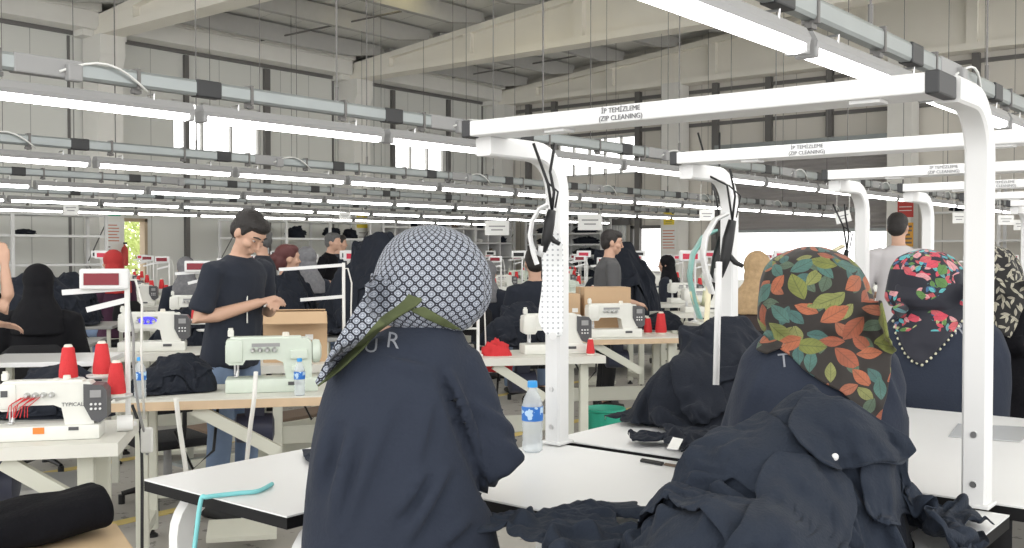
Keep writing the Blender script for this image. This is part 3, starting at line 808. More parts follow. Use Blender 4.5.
c4 = atz(690, 337, ZW); c4.z = 0; c4 = loc_of(c4, -1.2, 0)
station(c4, 'in front of the young man in grey', 'wood', 'pan', .35, stand=False, my=.08)
# --- the rows behind
def row(v, us, desc, cfg):
    k_ = 0
    for u in us:
        best = None
        for dv in (0, .3, -.3, .6, -.6):
            for du in (0, .3, -.3, .6, -.6):
                if best is None and free(W(u+du, v+dv, 0)): best = W(u+du, v+dv, 0)
        if best is None: continue
        i = k_; k_ += 1
        d = '%s in the %s' % (ORD[i], desc)
        k = rnd.random()
        station(best, d, 'wood' if k < .25 else 'cream', ('pan', 'pan', 'mint')[rnd.randrange(3)], .2+.25*rnd.random(), True, rnd.random() < .45, rnd.choice((1, 2, 2, 3)))
        if rnd.random() < cfg: 
            lt = rnd.random() < .5
            inst(proto_P[lt], loc_of(best, .08, .46, ZW), STAR, '%s counter on a white pole, ' % ('red' if lt else 'black')+d, G_P)
station(loc_of(at(94, 300, 7.0), 0, 0, -loc_of(at(94, 300, 7.0), 0, 0).z), 'before the woman in the red headscarf', 'cream', 'blue', .12, cones=1, lit=False)
station(W(10.1, 5.95, 0), 'in front of the great heap', 'cream', 'pan', .3, cones=3)
row(4.75, [8.8+1.6*i for i in range(7)], 'row behind the cardboard box', .5)
row(7.1, [5.3+1.65*i for i in range(9)], 'row beyond the floor trough', .4)
row(9.3, [4.9+1.7*i for i in range(9)], 'third workstation row', .5)
row(12.0, [6.4+1.8*i for i in range(8)], 'fourth workstation row', .5)
row(14.8, [8.0+1.9*i for i in range(7)], 'fifth workstation row', .6)
row(17.6, [9.6+2.0*i for i in range(6)], 'row by the wall racks', .6)
for p in proto_list:
    def kill(o):
        for ch in list(o.children): kill(ch)
        bpy.data.objects.remove(o)
    kill(p)
# ================================================================= PEOPLE
m_skin = mat('skin', (.52, .32, .23), .55, var=.06, vscale=18)
m_skin2 = mat('skin_tan', (.42, .25, .17), .55, var=.06, vscale=18)
m_hair = mat('dark_hair', (.018, .015, .014), .55, bump=.6, bscale=160)
m_hairg = mat('greying_hair', (.10, .10, .10), .6, bump=.6, bscale=160, var=.5, vscale=40)
m_hairr = mat('auburn_hair', (.085, .022, .022), .55, bump=.6, bscale=160)
m_eye = mat('eye_white', (.42, .38, .36), .4); m_iris = mat('iris', (.03, .02, .015), .3)
m_lip = mat('lip', (.38, .17, .14), .5)
m_uniform = mat('navy_uniform', (.023, .029, .045), .88, bump=.22, bscale=120, var=.12, vscale=5, sheen=.04, spec=.2)
m_tee = mat('navy_tee', (.022, .026, .037), .88, bump=.2, bscale=120, var=.12, vscale=6, sheen=.04, spec=.2)
m_greytee = mat('grey_tee', (.085, .085, .088), .88, bump=.2, bscale=120, var=.15, vscale=8)
m_jeans = mat('blue_jeans', (.16, .22, .33), .85, bump=.3, bscale=150, var=.2, vscale=10)
m_pale = mat('pale_grey_shirt', (.52, .50, .51), .85, bump=.25, bscale=120, var=.06, vscale=8)
m_blacktr = mat('black_trousers', (.012, .012, .014), .85, bump=.2, bscale=120)
m_shoe = mat('dark_shoe', (.02, .02, .02), .6)
m_purple = mat('plum_cardigan', (.06, .022, .045), .88, bump=.3, bscale=90)
m_brownc = mat('brown_cardigan', (.055, .04, .037), .88, bump=.3, bscale=90)
m_hijab = mat('black_headscarf', (.008, .008, .010), .85, bump=.25, bscale=50, spec=.2)
m_scarfred = mat('red_headscarf', (.42, .03, .03), .8, bump=.3, bscale=60)
m_scarftan = mat('tan_headscarf', (.42, .29, .16), .8, bump=.3, bscale=60, var=.35, vscale=30)
m_scarfgrey = mat('grey_headscarf', (.16, .16, .17), .8, bump=.3, bscale=60, var=.4, vscale=30)
def V3(*a): return Vector(a)
def hand_mb(mb, wrist, d, nrm, s=1., curl=.5, side=1):
    d = Vector(d).normalized(); nrm = Vector(nrm); nrm = (nrm-d*nrm.dot(d)).normalized(); sd = d.cross(nrm)*side
    w = Vector(wrist)
    rot = Matrix((sd, d, nrm)).transposed()
    mb.loft([(w-d*.01*s, sd*.026*s, nrm*.020*s), (w+d*.03*s, sd*.034*s, nrm*.018*s), (w+d*.07*s, sd*.040*s, nrm*.015*s), (w+d*.092*s, sd*.038*s, nrm*.011*s)], 12)
    for k, (o, l) in enumerate(((-.029, .066), (-.010, .078), (.010, .074), (.028, .058))):
        p = w+d*.085*s+sd*o*s; a = curl*(.7+.12*k); pts = [p]; dd = d.copy()
        for seg in (.45, .32, .25):
            ca, sa = math.cos(a*.9), math.sin(a*.9); dd = (dd*ca+nrm*sa).normalized(); pts.append(pts[-1]+dd*l*seg*s); a *= .9
        mb.tube(pts, [.0088*s, .0085*s, .0078*s, .006*s], 8)
    p = w+d*.03*s-sd*.030*s; dd = (d*.65-sd*.65+nrm*.35).normalized(); pts = [p, p+dd*.035*s]; dd = (dd+d*.5+nrm*.3*curl).normalized(); pts += [pts[-1]+dd*.028*s, pts[-1]+dd*.028*s+(dd+nrm*.4).normalized()*.022*s]
    mb.tube(pts, [.013*s, .011*s, .0095*s, .007*s], 8)
def head_mb(mb, M, s=1.):
    def E(c, r): 
        b = MB(); b.ell(Vector(c)*s, [x*s for x in r], None, 16, 10); mb.add([M @ v for v in b.v], b.f)
    def T(pts, rs):
        b = MB(); b.tube([Vector(p)*s for p in pts], [r*s for r in rs], 8); mb.add([M @ v for v in b.v], b.f)
    E((0, -.012, .025), (.074, .094, .092)); E((0, .018, -.035), (.060, .070, .070)); E((0, .045, -.078), (.034, .036, .030)); E((0, .035, .03), (.062, .06, .07))
    T([(0, .088, .022), (0, .100, -.008), (0, .112, -.026), (0, .092, -.036)], [.009, .010, .013, .008])
    T([(-.052, .070, .030), (-.025, .089, .034), (0, .088, .03), (.025, .089, .034), (.052, .070, .030)], [.007, .010, .008, .010, .007])
    T([(-.022, .083, -.058), (0, .091, -.056), (.022, .083, -.058)], [.004, .007, .004]); T([(-.019, .081, -.067), (0, .088, -.068), (.019, .081, -.067)], [.004, .007, .004])
    for x in (-1, 1):
        E((x*.076, -.008, -.004), (.010, .022, .033)); E((x*.045, .058, -.022), (.025, .028, .022))
def eyes(parent, M, s, brow):
    e = MB(); 
    for x in (-1, 1):
        e = MB(); e.ell(M @ (V3(x*.031, .078, .012)*s), (.0115*s, .009*s, .005*s), M.to_3x3().normalized(), 12, 8); eo = e.build('eye', m_eye, parent, True)
        p = MB(); p.ell(M @ (V3(x*.031, .0855, .011)*s), (.0055*s, .0025*s, .005*s), M.to_3x3().normalized(), 10, 6); p.build('iris', m_iris, eo, True)
        b = MB(); b.tube([M @ (V3(x*.014, .098, .036)*s), M @ (V3(x*.034, .093, .042)*s), M @ (V3(x*.054, .078, .036)*s)], [.004*s, .0048*s, .003*s], 6); b.build('eyebrow', brow, parent, True)
def folds(me, amp, seed, sc_=(5, 5, 2.2), zlo=None):
    for v in me.vertices:
        p = v.co; q = Vector((p.x*sc_[0]+.8*noise.noise(p*4), p.y*sc_[1], p.z*sc_[2]+seed*3.7))
        r = abs(noise.noise(q)); r2 = abs(noise.noise(q*2.3+Vector((5, 1, 2))))
        v.co = p + v.normal*amp*(1.2*r+.5*r2-.35)
    me.update()
def person(name, label, loc, rz, s=1., lean=0., seat=None, arms=None, headrot=(0, 0, 0), hair='short', hairmat=None, skin=None, top=None, sleeve='short', bottom=None, vox=.011, face=False, headoff=(0, 0, 0), group=None, coat=None, fold=.010, curl=.5, hands=True, armrad=1., hem=-.08, shw=.175, shz=.455):
    skin = skin or m_skin; hairmat = hairmat or m_hair; top = top or m_tee; bottom = bottom or m_jeans
    t = thing(name, label, 'person', loc, rz, group)
    zh = (seat+.06) if seat is not None else .93*s
    L = R(lean); td = V3(0, math.sin(L), math.cos(L)); P = V3(0, 0, zh); X = V3(1, 0, 0); Yv = V3(0, math.cos(L), -math.sin(L))
    def sp(h, y=0): return P+td*h*s+Yv*y*s
    NK = sp(.545, .005); H = NK+V3(headoff[0], headoff[1], headoff[2])+ (td*.6+V3(0, 0, .4)).normalized()*.125*s + V3(0, .02*s, 0)
    M = Matrix.Translation(H) @ Matrix.Rotation(headrot[1], 4, 'Z') @ Matrix.Rotation(-headrot[0], 4, 'X') @ Matrix.Rotation(headrot[2], 4, 'Y')
    b = MB()
    rings = [(sp(-.02), X*.155*s, Yv*.105*s), (sp(.08), X*.15*s, Yv*.10*s), (sp(.20), X*.128*s, Yv*.090*s), (sp(.33), X*.145*s, Yv*.10*s), (sp(.43), X*.158*s, Yv*.10*s), (sp(.49), X*.13*s, Yv*.075*s), (sp(.53), X*.06*s, Yv*.058*s)]
    b.loft(rings, 20)
    b.tube([sp(.47, -.01), NK, H+V3(0, -.012*s, -.03*s)], [.06*s, .054*s, .055*s], 12); head_mb(b, M, s)
    sh = [sp(shz)+X*x*shw*s for x in (-1, 1)]
    if arms is None: arms = [(V3(x*.24*s, .03, zh+.17*s), V3(x*.20*s, .26*s, zh+.12*s)) for x in (-1, 1)]
    A = []
    for k, (el, ha) in enumerate(arms):
        el = Vector(el); ha = Vector(ha); A.append((sh[k], el, ha))
        b.tube([sh[k]*.9+sp(.43)*.1, sh[k], sh[k].lerp(el, .5), el, el.lerp(ha, .3), ha], [.05*s, .052*s, .045*s, .038*s, .040*s, .026*s], 12)
        if hands: hand_mb(b, ha, ha-el, V3((1 if k == 0 else -1)*.5, .2, -.8) if abs((ha-el).normalized().z) < .8 else V3((1 if k == 0 else -1), 0, 0), s, curl, 1 if k == 0 else -1)
    hip = [sp(0)+X*x*.09*s for x in (-1, 1)]; legs = []
    for k, h in enumerate(hip):
        x = (-1, 1)[k]
        if seat is None: kn = V3(x*.10*s, .02, .49*s); fo = V3(x*.11*s, -.02, .08*s)
        else: kn = V3(x*.13*s, .43*s, seat+.05); fo = V3(x*.13*s, .40*s, .08)
        legs.append((h, kn, fo)); b.tube([h, h.lerp(kn, .4), kn, kn.lerp(fo, .35), fo], [.085*s, .078*s, .055*s, .055*s, .038*s], 12)
        b.tube([fo+V3(0, -.05*s, -.03), fo+V3(0, .06*s, -.045), fo+V3(0, .15*s, -.055)], [.035*s, .037*s, .025*s], 10)
    me = voxel(b, vox if not face else .0062, 5 if not face else 4); me.materials.append(skin); body = link('body', me, t)
    if face: eyes(body, M, s, hairmat)
    # clothes
    c = MB()
    if coat: coat(c, s)
    else:
        r2 = [(sp(hem-.001), X*.188*s, Yv*.135*s), (sp(hem+.02), X*.19*s, Yv*.137*s), (sp(.08), X*.178*s, Yv*.128*s), (sp(.20), X*.165*s, Yv*.122*s), (sp(.33), X*.172*s, Yv*.128*s), (sp(.43), X*.180*s, Yv*.122*s), (sp(.485), X*.155*s, Yv*.092*s), (sp(.515), X*.09*s, Yv*.07*s), (sp(.53), X*.072*s, Yv*.066*s)]
        c.loft(r2, 24)
    for S, el, ha in A:
        g = armrad
        if sleeve == 'short': c.tube([S*.85+sp(.42)*.15, S, S.lerp(el, .55), S.lerp(el, .82)], [.062*s, .068*s, .066*s, .068*s], 14)
        elif sleeve == 'none': pass
        else: c.tube([S*.85+sp(.42)*.15, S, S.lerp(el, .5), el, el.lerp(ha, .45), el.lerp(ha, .93)], [.064*s*g, .070*s*g, .064*s*g, .060*s*g, .052*s*g, .040*s*g], 14)
    me = voxel(c, max(vox, .010), 5); 
    if fold: folds(me, fold, sum(map(ord, label)) % 17)
    me.materials.append(top); link('shirt' if not coat else 'tunic', me, t)
    c = MB()
    c.loft([(sp(.10), X*.160*s, Yv*.112*s), (sp(.0), X*.172*s, Yv*.122*s), (sp(-.07), X*.165*s, Yv*.115*s)], 20)
    for h, kn, fo in legs: c.tube([h+V3(0, 0, .02), h.lerp(kn, .4), kn, kn.lerp(fo, .4), fo], [.092*s, .090*s, .070*s, .066*s, .060*s], 14)
    me = voxel(c, max(vox, .013), 4); me.materials.append(bottom); link('trousers', me, t)
    for h, kn, fo in legs:
        c = MB(); c.loft([(fo+V3(0, -.075*s, -.045), X*.038*s, V3(0, 0, .035)), (fo+V3(0, 0, -.035), X*.045*s, V3(0, 0, .045)), (fo+V3(0, .10*s, -.048), X*.048*s, V3(0, 0, .032)), (fo+V3(0, .17*s, -.055), X*.035*s, V3(0, 0, .025))], 12); c.build('shoe', m_shoe, t, True)
    def HE(c_, r): 
        q = MB(); q.ell(Vector(c_)*s, [x*s for x in r], None, 18, 12); hb.add([M @ v for v in q.v], q.f)
    hb = MB()
    if hair == 'short':
        HE((0, -.022, .050), (.083, .096, .082)); HE((0, -.05, .0), (.076, .062, .075)); HE((0, .030, .082), (.068, .066, .045))
        for x in (-1, 1): HE((x*.066, -.012, .025), (.014, .045, .04))
        hm = voxel(hb, .009 if not face else .006, 3); folds(hm, .004 if face else .003, 3, (30, 30, 30)); hm.materials.append(hairmat); link('hair', hm, t)
    elif hair == 'bun':
        HE((0, -.02, .045), (.085, .098, .085)); HE((0, -.06, -.02), (.075, .065, .085)); HE((0, -.12, .01), (.04, .04, .04)); HE((0, .028, .08), (.068, .066, .045))
        hm = voxel(hb, .01, 3); hm.materials.append(hairmat); link('hair', hm, t)
    elif hair == 'scarf':                                     # plain tied headscarf falling on the shoulders
        HE((0, -.018, .035), (.094, .112, .104)); HE((0, -.035, -.05), (.092, .095, .10)); 
        hb.loft([(NK+V3(0, -.02, .07), X*.085*s, V3(0, .09*s, 0)), (NK+V3(0, -.02, .0), X*.12*s, V3(0, .11*s, 0)), (sp(.47, -.02), X*.17*s, Yv*.125*s), (sp(.36, -.03), X*.165*s, Yv*.13*s)], 20)
        hm = voxel(hb, .012, 5); folds(hm, .010, 2, (6, 6, 6)); hm.materials.append(hairmat)
        # open the front of the scarf round the face
        bm = bmesh.new(); bm.from_mesh(hm); Mi = M.inverted()
        dl = [v for v in bm.verts if (lambda q: q.y > .045 and ((q.x/.062)**2+((q.z+.02)/.088)**2) < 1)(Mi @ v.co / s)]
        bmesh.ops.delete(bm, geom=dl, context='VERTS'); bm.to_mesh(hm); bm.free(); link('headscarf', hm, t)
    return t, body, M, H
# ---------- standing man on the left
mp = at(231, 300, 5.75); mp.z = 0
t, body, M, H = person('person', 'young man in dark navy T-shirt standing and looking down at his hands', mp, CA(-122), 1.015, 8,
       arms=[(V3(-.30, -.02, 1.13), V3(-.11, .215, 1.20)), (V3(.255, .02, 1.12), V3(.0, .23, 1.215))], headrot=(R(40), R(4), 0), headoff=(0, .03, -.02), hair='short', face=True, top=m_tee, bottom=m_jeans, curl=.95, fold=.016)
# white piping and pocket on the T-shirt
pk = MB(); pk.tube([V3(.03, .163, 1.36), V3(.035, .165, 1.22), V3(.03, .16, 1.10)], .004, 6); pk.build('piping', m_hoseW, t)
sn = MB(); sn.tube([V3(-.02, .27, 1.20), V3(.03, .31, 1.205), V3(.07, .335, 1.20)], .006, 6); sn.build('snips', m_steel, None); so = bpy.data.objects['snips']
so.matrix_world = t.matrix_basis.copy(); so.location = t.location; so.rotation_euler = t.rotation_euler; so.name = 'thread_snips'
tag(so, 'small steel thread snips held by the young man in navy', 'snips')
# ---------- young man in grey behind the box
gp = at(606, 250, 9.7); gp.z = 0
person('person', 'young man in grey T-shirt standing behind the cardboard box, facing right', gp, CA(-82), .985, 3, headrot=(R(6), R(-6), 0), face=True, top=m_greytee, bottom=m_blacktr, arms=[(V3(-.25, .03, 1.05), V3(-.14, .25, 1.0)), (V3(.25, .03, 1.05), V3(.14, .27, 1.0))])
# ---------- man in the pale shirt, back to the camera
pp = at(899, 260, 8.8); pp.z = 0
person('person', 'man in pale grey shirt and black trousers standing with his back turned', pp, CA(-8), 1.06, 2, top=m_pale, bottom=m_blacktr, headrot=(R(8), R(-25), 0), arms=[(V3(-.28, .05, 1.16), V3(-.18, .27, 1.12)), (V3(.30, .06, 1.15), V3(.22, .30, 1.14))], sleeve='long', hem=-.14)
# ---------- people further back
def far(label, px, py_top, Y, rz, **k):
    p = at(px, 260, Y); top = CAMZ-(py_top-250.9)/F*Y; p.z = 0
    seat = k.get('seat')
    s = (top-(seat or 0)-.06)/.79 if seat is not None else top/1.71
    k.pop('s', None)
    return person('person', label, p, CA(rz), s, vox=.013, **k)
far('grey-haired man in navy standing in left profile behind the young man', 263, 229, 9.6, 95, top=m_tee, hairmat=m_hairg, bottom=m_blacktr, headrot=(R(4), 0, 0))
far('woman with short auburn hair seated, arm reaching to the right', 285, 245, 11.2, -60, top=m_tee, hair='bun', hairmat=m_hairr, seat=.48, sleeve='short', skin=m_skin)
far('man with short dark hair bending forward beside the tall dark heap', 322, 233, 13.5, -100, top=m_blackc, hairmat=m_hairg, bottom=m_blacktr, lean=12)
far('person with dark cap of hair seated beyond the tall dark heap', 338, 236, 14.5, -70, top=m_tee, hairmat=m_hair, bottom=m_blacktr)
far('seated woman in grey patterned headscarf, seen between machines', 307, 248, 12.2, 40, top=m_tee, hair='scarf', hairmat=m_scarfgrey, seat=.48)
far('seated woman in plum cardigan and red headscarf near the garden door', 114, 251, 12.5, 60, top=m_purple, hair='scarf', hairmat=m_scarfred, seat=.48, sleeve='long')
far('seated woman in black headscarf with her back turned, at far left', 38, 266, 7.0, 18, top=m_hijab, hair='scarf', hairmat=m_hijab, seat=.47, sleeve='long', bottom=m_blacktr, armrad=1.2)
far('dark-haired person in navy seated with back turned behind the white post', 535, 249, 10.2, 10, top=m_tee, hair='short', seat=.5, sleeve='short')
far('seated woman in brown cardigan and tan headscarf by the bright opening', 757, 253, 8.6, -15, top=m_brownc, hair='scarf', hairmat=m_scarftan, seat=.48, sleeve='long', bottom=m_blacktr)
far('seated woman in grey headscarf beyond the red thread cones', 487, 262, 11.5, -30, top=m_tee, hair='scarf', hairmat=m_scarfgrey, seat=.48, sleeve='long')
far('woman in dark headscarf seated beneath the yellow column notice', 668, 256, 15.5, 70, top=m_tee, hair='scarf', hairmat=m_hijab, seat=.48, sleeve='long')
far('seated woman in grey headscarf beside the grey pole, far left rows', 186, 258, 11.8, 30, top=m_tee, hair='scarf', hairmat=m_scarfgrey, seat=.48, sleeve='long')
far('person in black with raised bare forearm cut by the left picture edge', -56, 224, 5.9, -62, top=m_blackc, bottom=m_blacktr, sleeve='short', arms=[(V3(-.27, .05, 1.10), V3(-.2, .30, 1.05)), (V3(.22, .33, 1.16), V3(.20, .31, 1.42))])
# ================================================================= THE FOUR WOMEN AT THE PACKING TABLES
def uvnode(nb):
    n = nb.node('ShaderNodeUVMap'); n.uv_map = 'UVMap'; return n.outputs[0]
def scarf_base(name):
    m = mat(name, (.02, .02, .025), .75, sheen=.1); nb = NB(m)
    sp = nb.node('ShaderNodeSeparateXYZ'); nb.L.new(uvnode(nb), sp.inputs[0]); return m, nb, sp.outputs[0], sp.outputs[1]
def lattice_mat():
    m, nb, u, v = scarf_base('quatrefoil_scarf'); S = .0160
    a = nb.math('DIVIDE', nb.math('ADD', u, v), S*1.414); b = nb.math('DIVIDE', nb.math('SUBTRACT', u, v), S*1.414)
    p = nb.math('ABSOLUTE', nb.math('SUBTRACT', nb.math('FRACT', a), .5)); q = nb.math('ABSOLUTE', nb.math('SUBTRACT', nb.math('FRACT', b), .5))
    d = nb.math('POWER', nb.math('ADD', nb.math('POWER', p, 3.), nb.math('POWER', q, 3.)), 1/3.)
    outer = nb.math('LESS_THAN', d, .40); ring = nb.math('MULTIPLY', nb.math('GREATER_THAN', d, .20), nb.math('LESS_THAN', d, .26))
    cross = nb.math('LESS_THAN', nb.math('MINIMUM', p, q), .035); core = nb.math('LESS_THAN', d, .09)
    dot = nb.math('GREATER_THAN', nb.math('MINIMUM', p, q), .44)
    col = nb.mix(outer, (.014, .016, .026), (.33, .355, .41)); col = nb.mix(nb.math('MULTIPLY', ring, .75), col, (.05, .06, .085)); col = nb.mix(nb.math('MULTIPLY', nb.math('MULTIPLY', cross, outer), .6), col, (.05, .06, .085)); col = nb.mix(core, col, (.42, .45, .5)); col = nb.mix(dot, col, (.25, .27, .32))
    nb.L.new(col, nb.N['Principled BSDF'].inputs['Base Color']); return m
def leaf_layer(nb, col, u, v, S, pal, ox, a=.50, b=.27, keep=1., mask=None):
    cb = nb.node('ShaderNodeCombineXYZ'); nb.L.new(nb.math('ADD', nb.math('DIVIDE', u, S), ox), cb.inputs[0]); nb.L.new(nb.math('ADD', nb.math('DIVIDE', v, S), ox*1.7), cb.inputs[1])
    vo = nb.node('ShaderNodeTexVoronoi'); vo.voronoi_dimensions = '2D'; vo.inputs['Scale'].default_value = 1.; vo.inputs['Randomness'].default_value = .8
    nb.L.new(cb.outputs[0], vo.inputs['Vector'])
    sub = nb.node('ShaderNodeVectorMath', operation='SUBTRACT'); nb.L.new(cb.outputs[0], sub.inputs[0]); nb.L.new(vo.outputs['Position'], sub.inputs[1])
    s1 = nb.node('ShaderNodeSeparateXYZ'); nb.L.new(sub.outputs[0], s1.inputs[0])
    sc_ = nb.node('ShaderNodeSeparateColor'); nb.L.new(vo.outputs['Color'], sc_.inputs[0])
    an = nb.math('MULTIPLY', sc_.outputs[0], 6.283); c, s = nb.math('COSINE', an), nb.math('SINE', an)
    x = nb.math('ADD', nb.math('MULTIPLY', s1.outputs[0], c), nb.math('MULTIPLY', s1.outputs[1], s)); y = nb.math('SUBTRACT', nb.math('MULTIPLY', s1.outputs[1], c), nb.math('MULTIPLY', s1.outputs[0], s))
    ay = nb.math('ABSOLUTE', y); w = nb.math('MULTIPLY', nb.math('SUBTRACT', 1., nb.math('POWER', nb.math('DIVIDE', nb.math('ABSOLUTE', x), a), 1.8)), b)
    mk = nb.math('LESS_THAN', ay, w)
    if keep < 1: mk = nb.math('MULTIPLY', mk, nb.math('LESS_THAN', sc_.outputs[2], keep))
    if mask is not None: mk = nb.math('MULTIPLY', mk, mask)
    rp = nb.node('ShaderNodeValToRGB'); rp.color_ramp.interpolation = 'CONSTANT'; e = rp.color_ramp.elements
    while len(e) > 1: e.remove(e[-1])
    e[0].position = 0; e[0].color = pal[0]+(1,)
    for i, p in enumerate(pal[1:]): q = e.new((i+1)/len(pal)); q.color = p+(1,)
    nb.L.new(sc_.outputs[1], rp.inputs[0])
    no = nb.node('ShaderNodeTexNoise'); no.inputs['Scale'].default_value = 2.5; no.inputs['Detail'].default_value = 5; nb.L.new(cb.outputs[0], no.inputs['Vector'])
    lc = nb.mix(nb.math('MULTIPLY', nb.math('SUBTRACT', no.outputs['Fac'], .3), 1.3, clamp=True), rp.outputs[0], nb.mix(.6, rp.outputs[0], (.02, .02, .015)))
    vein = nb.math('MAXIMUM', nb.math('LESS_THAN', ay, .016), nb.math('LESS_THAN', nb.math('FRACT', nb.math('MULTIPLY', nb.math('SUBTRACT', x, ay), 7.)), .10))
    lc = nb.mix(nb.math('MULTIPLY', vein, .45), lc, (.03, .03, .02))
    return nb.mix(mk, col, lc)
def leaf_mat():
    m, nb, u, v = scarf_base('leaf_scarf')
    pal1 = [(.38, .115, .055), (.17, .19, .045), (.065, .15, .13), (.30, .085, .045), (.21, .23, .07)]; pal2 = [(.08, .12, .08), (.33, .11, .06), (.22, .23, .08), (.055, .13, .12)]
    c = leaf_layer(nb, (.020, .016, .014), u, v, .050, pal2, 3.3, .50, .26); c = leaf_layer(nb, c, u, v, .058, pal1, 7.1, .50, .25, .7); c = leaf_layer(nb, c, u, v, .072, pal1, .4, .50, .27, .85)
    nb.L.new(c, nb.N['Principled BSDF'].inputs['Base Color']); return m
def floral_mat():
    m, nb, u, v = scarf_base('floral_scarf')
    no = nb.node('ShaderNodeTexNoise'); no.inputs['Scale'].default_value = 7; no.inputs['Detail'].default_value = 1; nb.L.new(uvnode(nb), no.inputs['Vector'])
    mask = nb.math('MAXIMUM', nb.math('LESS_THAN', v, .17), nb.math('MULTIPLY', nb.math('GREATER_THAN', no.outputs['Fac'], .48), nb.math('LESS_THAN', v, .42)))
    pal = [(.60, .06, .10), (.65, .30, .32), (.10, .42, .45), (.10, .22, .06), (.55, .10, .12)]; pal2 = [(.12, .30, .32), (.40, .42, .20), (.50, .08, .10), (.05, .12, .25)]
    c = leaf_layer(nb, (.014, .015, .024), u, v, .035, pal2, 2.1, .5, .2, 1., mask); c = leaf_layer(nb, c, u, v, .030, pal, 5.2, .5, .25, .9, mask); c = leaf_layer(nb, c, u, v, .055, pal, .9, .5, .36, .8, mask)
    nb.L.new(c, nb.N['Principled BSDF'].inputs['Base Color']); return m
def cream_mat():
    m, nb, u, v = scarf_base('cream_print_scarf')
    c = leaf_layer(nb, (.013, .012, .012), u, v, .035, [(.48, .45, .36), (.40, .37, .30)], 2.1, .5, .17); c = leaf_layer(nb, c, u, v, .05, [(.45, .42, .33)], 4.1, .5, .12)
    nb.L.new(c, nb.N['Principled BSDF'].inputs['Base Color']); return m
m_s1, m_s2, m_s3, m_s4 = lattice_mat(), leaf_mat(), floral_mat(), cream_mat()
m_olive = mat('olive_lining', (.072, .088, .036), .8, bump=.3, bscale=60, var=.3, vscale=30)
m_print = mat('pale_print', (.25, .26, .29), .8)
def grid_mesh(name, rows, uvs, mats, mi=None, closed=False, thick=.006):
    n = len(rows[0]); vs = [tuple(p) for r in rows for p in r]; fs = []; fuv = []; fm = []
    for i in range(len(rows)-1):
        for j in range(n if closed else n-1):
            j2 = (j+1) % n
            fs.append((i*n+j, i*n+j2, (i+1)*n+j2, (i+1)*n+j))
            u = uvs[i]; w = uvs[i+1]
            fuv.append((u[j], u[j+1], w[j+1], w[j])); fm.append(mi(i, j) if mi else 0)
    me = bpy.data.meshes.new(name); me.from_pydata(vs, [], fs); ul = me.uv_layers.new(name='UVMap'); k = 0
    for q in fuv:
        for p in q: ul.data[k].uv = p; k += 1
    for m in mats: me.materials.append(m)
    me.polygons.foreach_set('material_index', fm); me.polygons.foreach_set('use_smooth', [True]*len(fs)); me.update(); return me
def finish(o, thick=.006, sub=1):
    if thick:
        s = o.modifiers.new('thickness', 'SOLIDIFY'); s.thickness = thick; s.offset = 0
    if sub:
        s = o.modifiers.new('smooth', 'SUBSURF'); s.levels = sub; s.render_levels = sub
VAC = {}
def scarf_dome(t, pts, Y, refpx, yc, m, K=48, wob=.011, seed=0, name='headscarf'):
    # pts: (row pixel, left, right, half depth, depth offset); becomes a closed cap in the wearer's own frame
    k = Y/F; rows = []; uvs = []; vacc = 0; prev = None
    py0, l0, r0 = pts[0][0]-1.2, (pts[0][1]+pts[0][2])/2, 0
    allp = [(py0, l0-.6, l0+.6, .0015, pts[0][4])]+list(pts)
    fine = []
    for a, b in zip(allp, allp[1:]):
        for q in range(3): f = q/3; fine.append(tuple(x+(y-x)*f for x, y in zip(a, b)))
    fine.append(allp[-1])
    for py, l, r, d, yo in fine:
        cx = ((l+r)/2-refpx)*k; rx = (r-l)/2*k; z = CAMZ-(py-250.9)*k
        if prev: vacc += math.hypot(z-prev[0], rx-prev[1])
        prev = (z, rx); row = []; uv = []
        for j in range(K+1):
            th = 2*math.pi*j/K; ct, st = math.cos(th), math.sin(th)
            fold = 1+wob/max(rx, .02)*(noise.noise(Vector((ct*2.6, st*2.6+seed, z*2)))*1.4+noise.noise(Vector((ct*6, st*6+seed, z*4)))*.9)*min(1, vacc/.12)
            if j < K: row.append(Vector((cx+rx*ct*fold, yc+yo+d*st*fold, z)))
            uv.append((((th+math.pi/2) % (2*math.pi) if j < K else (th+math.pi/2) % (2*math.pi))*max(.02, .5*(rx+d)), vacc))
        # keep u continuous round the back (the camera side, th = 3/2 pi)
        uv = [((((2*math.pi*j/K)-1.5*math.pi+math.pi*1.0) % (2*math.pi) - math.pi) if False else (2*math.pi*j/K-1.5*math.pi)*.115, vacc) for j in range(K+1)]
        rows.append(row); uvs.append(uv)
    me = grid_mesh(name, rows, uvs, [m], None, True); o = link(name, me, t); finish(o, .005, 1)
    VAC[t.name] = [(q[0], uvs[i][0][1], (q[1]+q[2])/2) for i, q in enumerate(fine)]; return o
def bvh_of(objs):
    dg = bpy.context.evaluated_depsgraph_get(); vs = []; fs = []
    for o in objs:
        n = len(vs); M = o.matrix_basis if o.parent is None else o.parent.matrix_basis @ o.matrix_basis
        e = o.evaluated_get(dg).data
        vs += [M @ v.co for v in e.vertices]; fs += [tuple(n+i for i in p.vertices) for p in e.polygons]
    return bvhtree.BVHTree.FromPolygons(vs, fs)
def basis(t): return Matrix.Translation(t.location) @ t.rotation_euler.to_matrix().to_4x4()
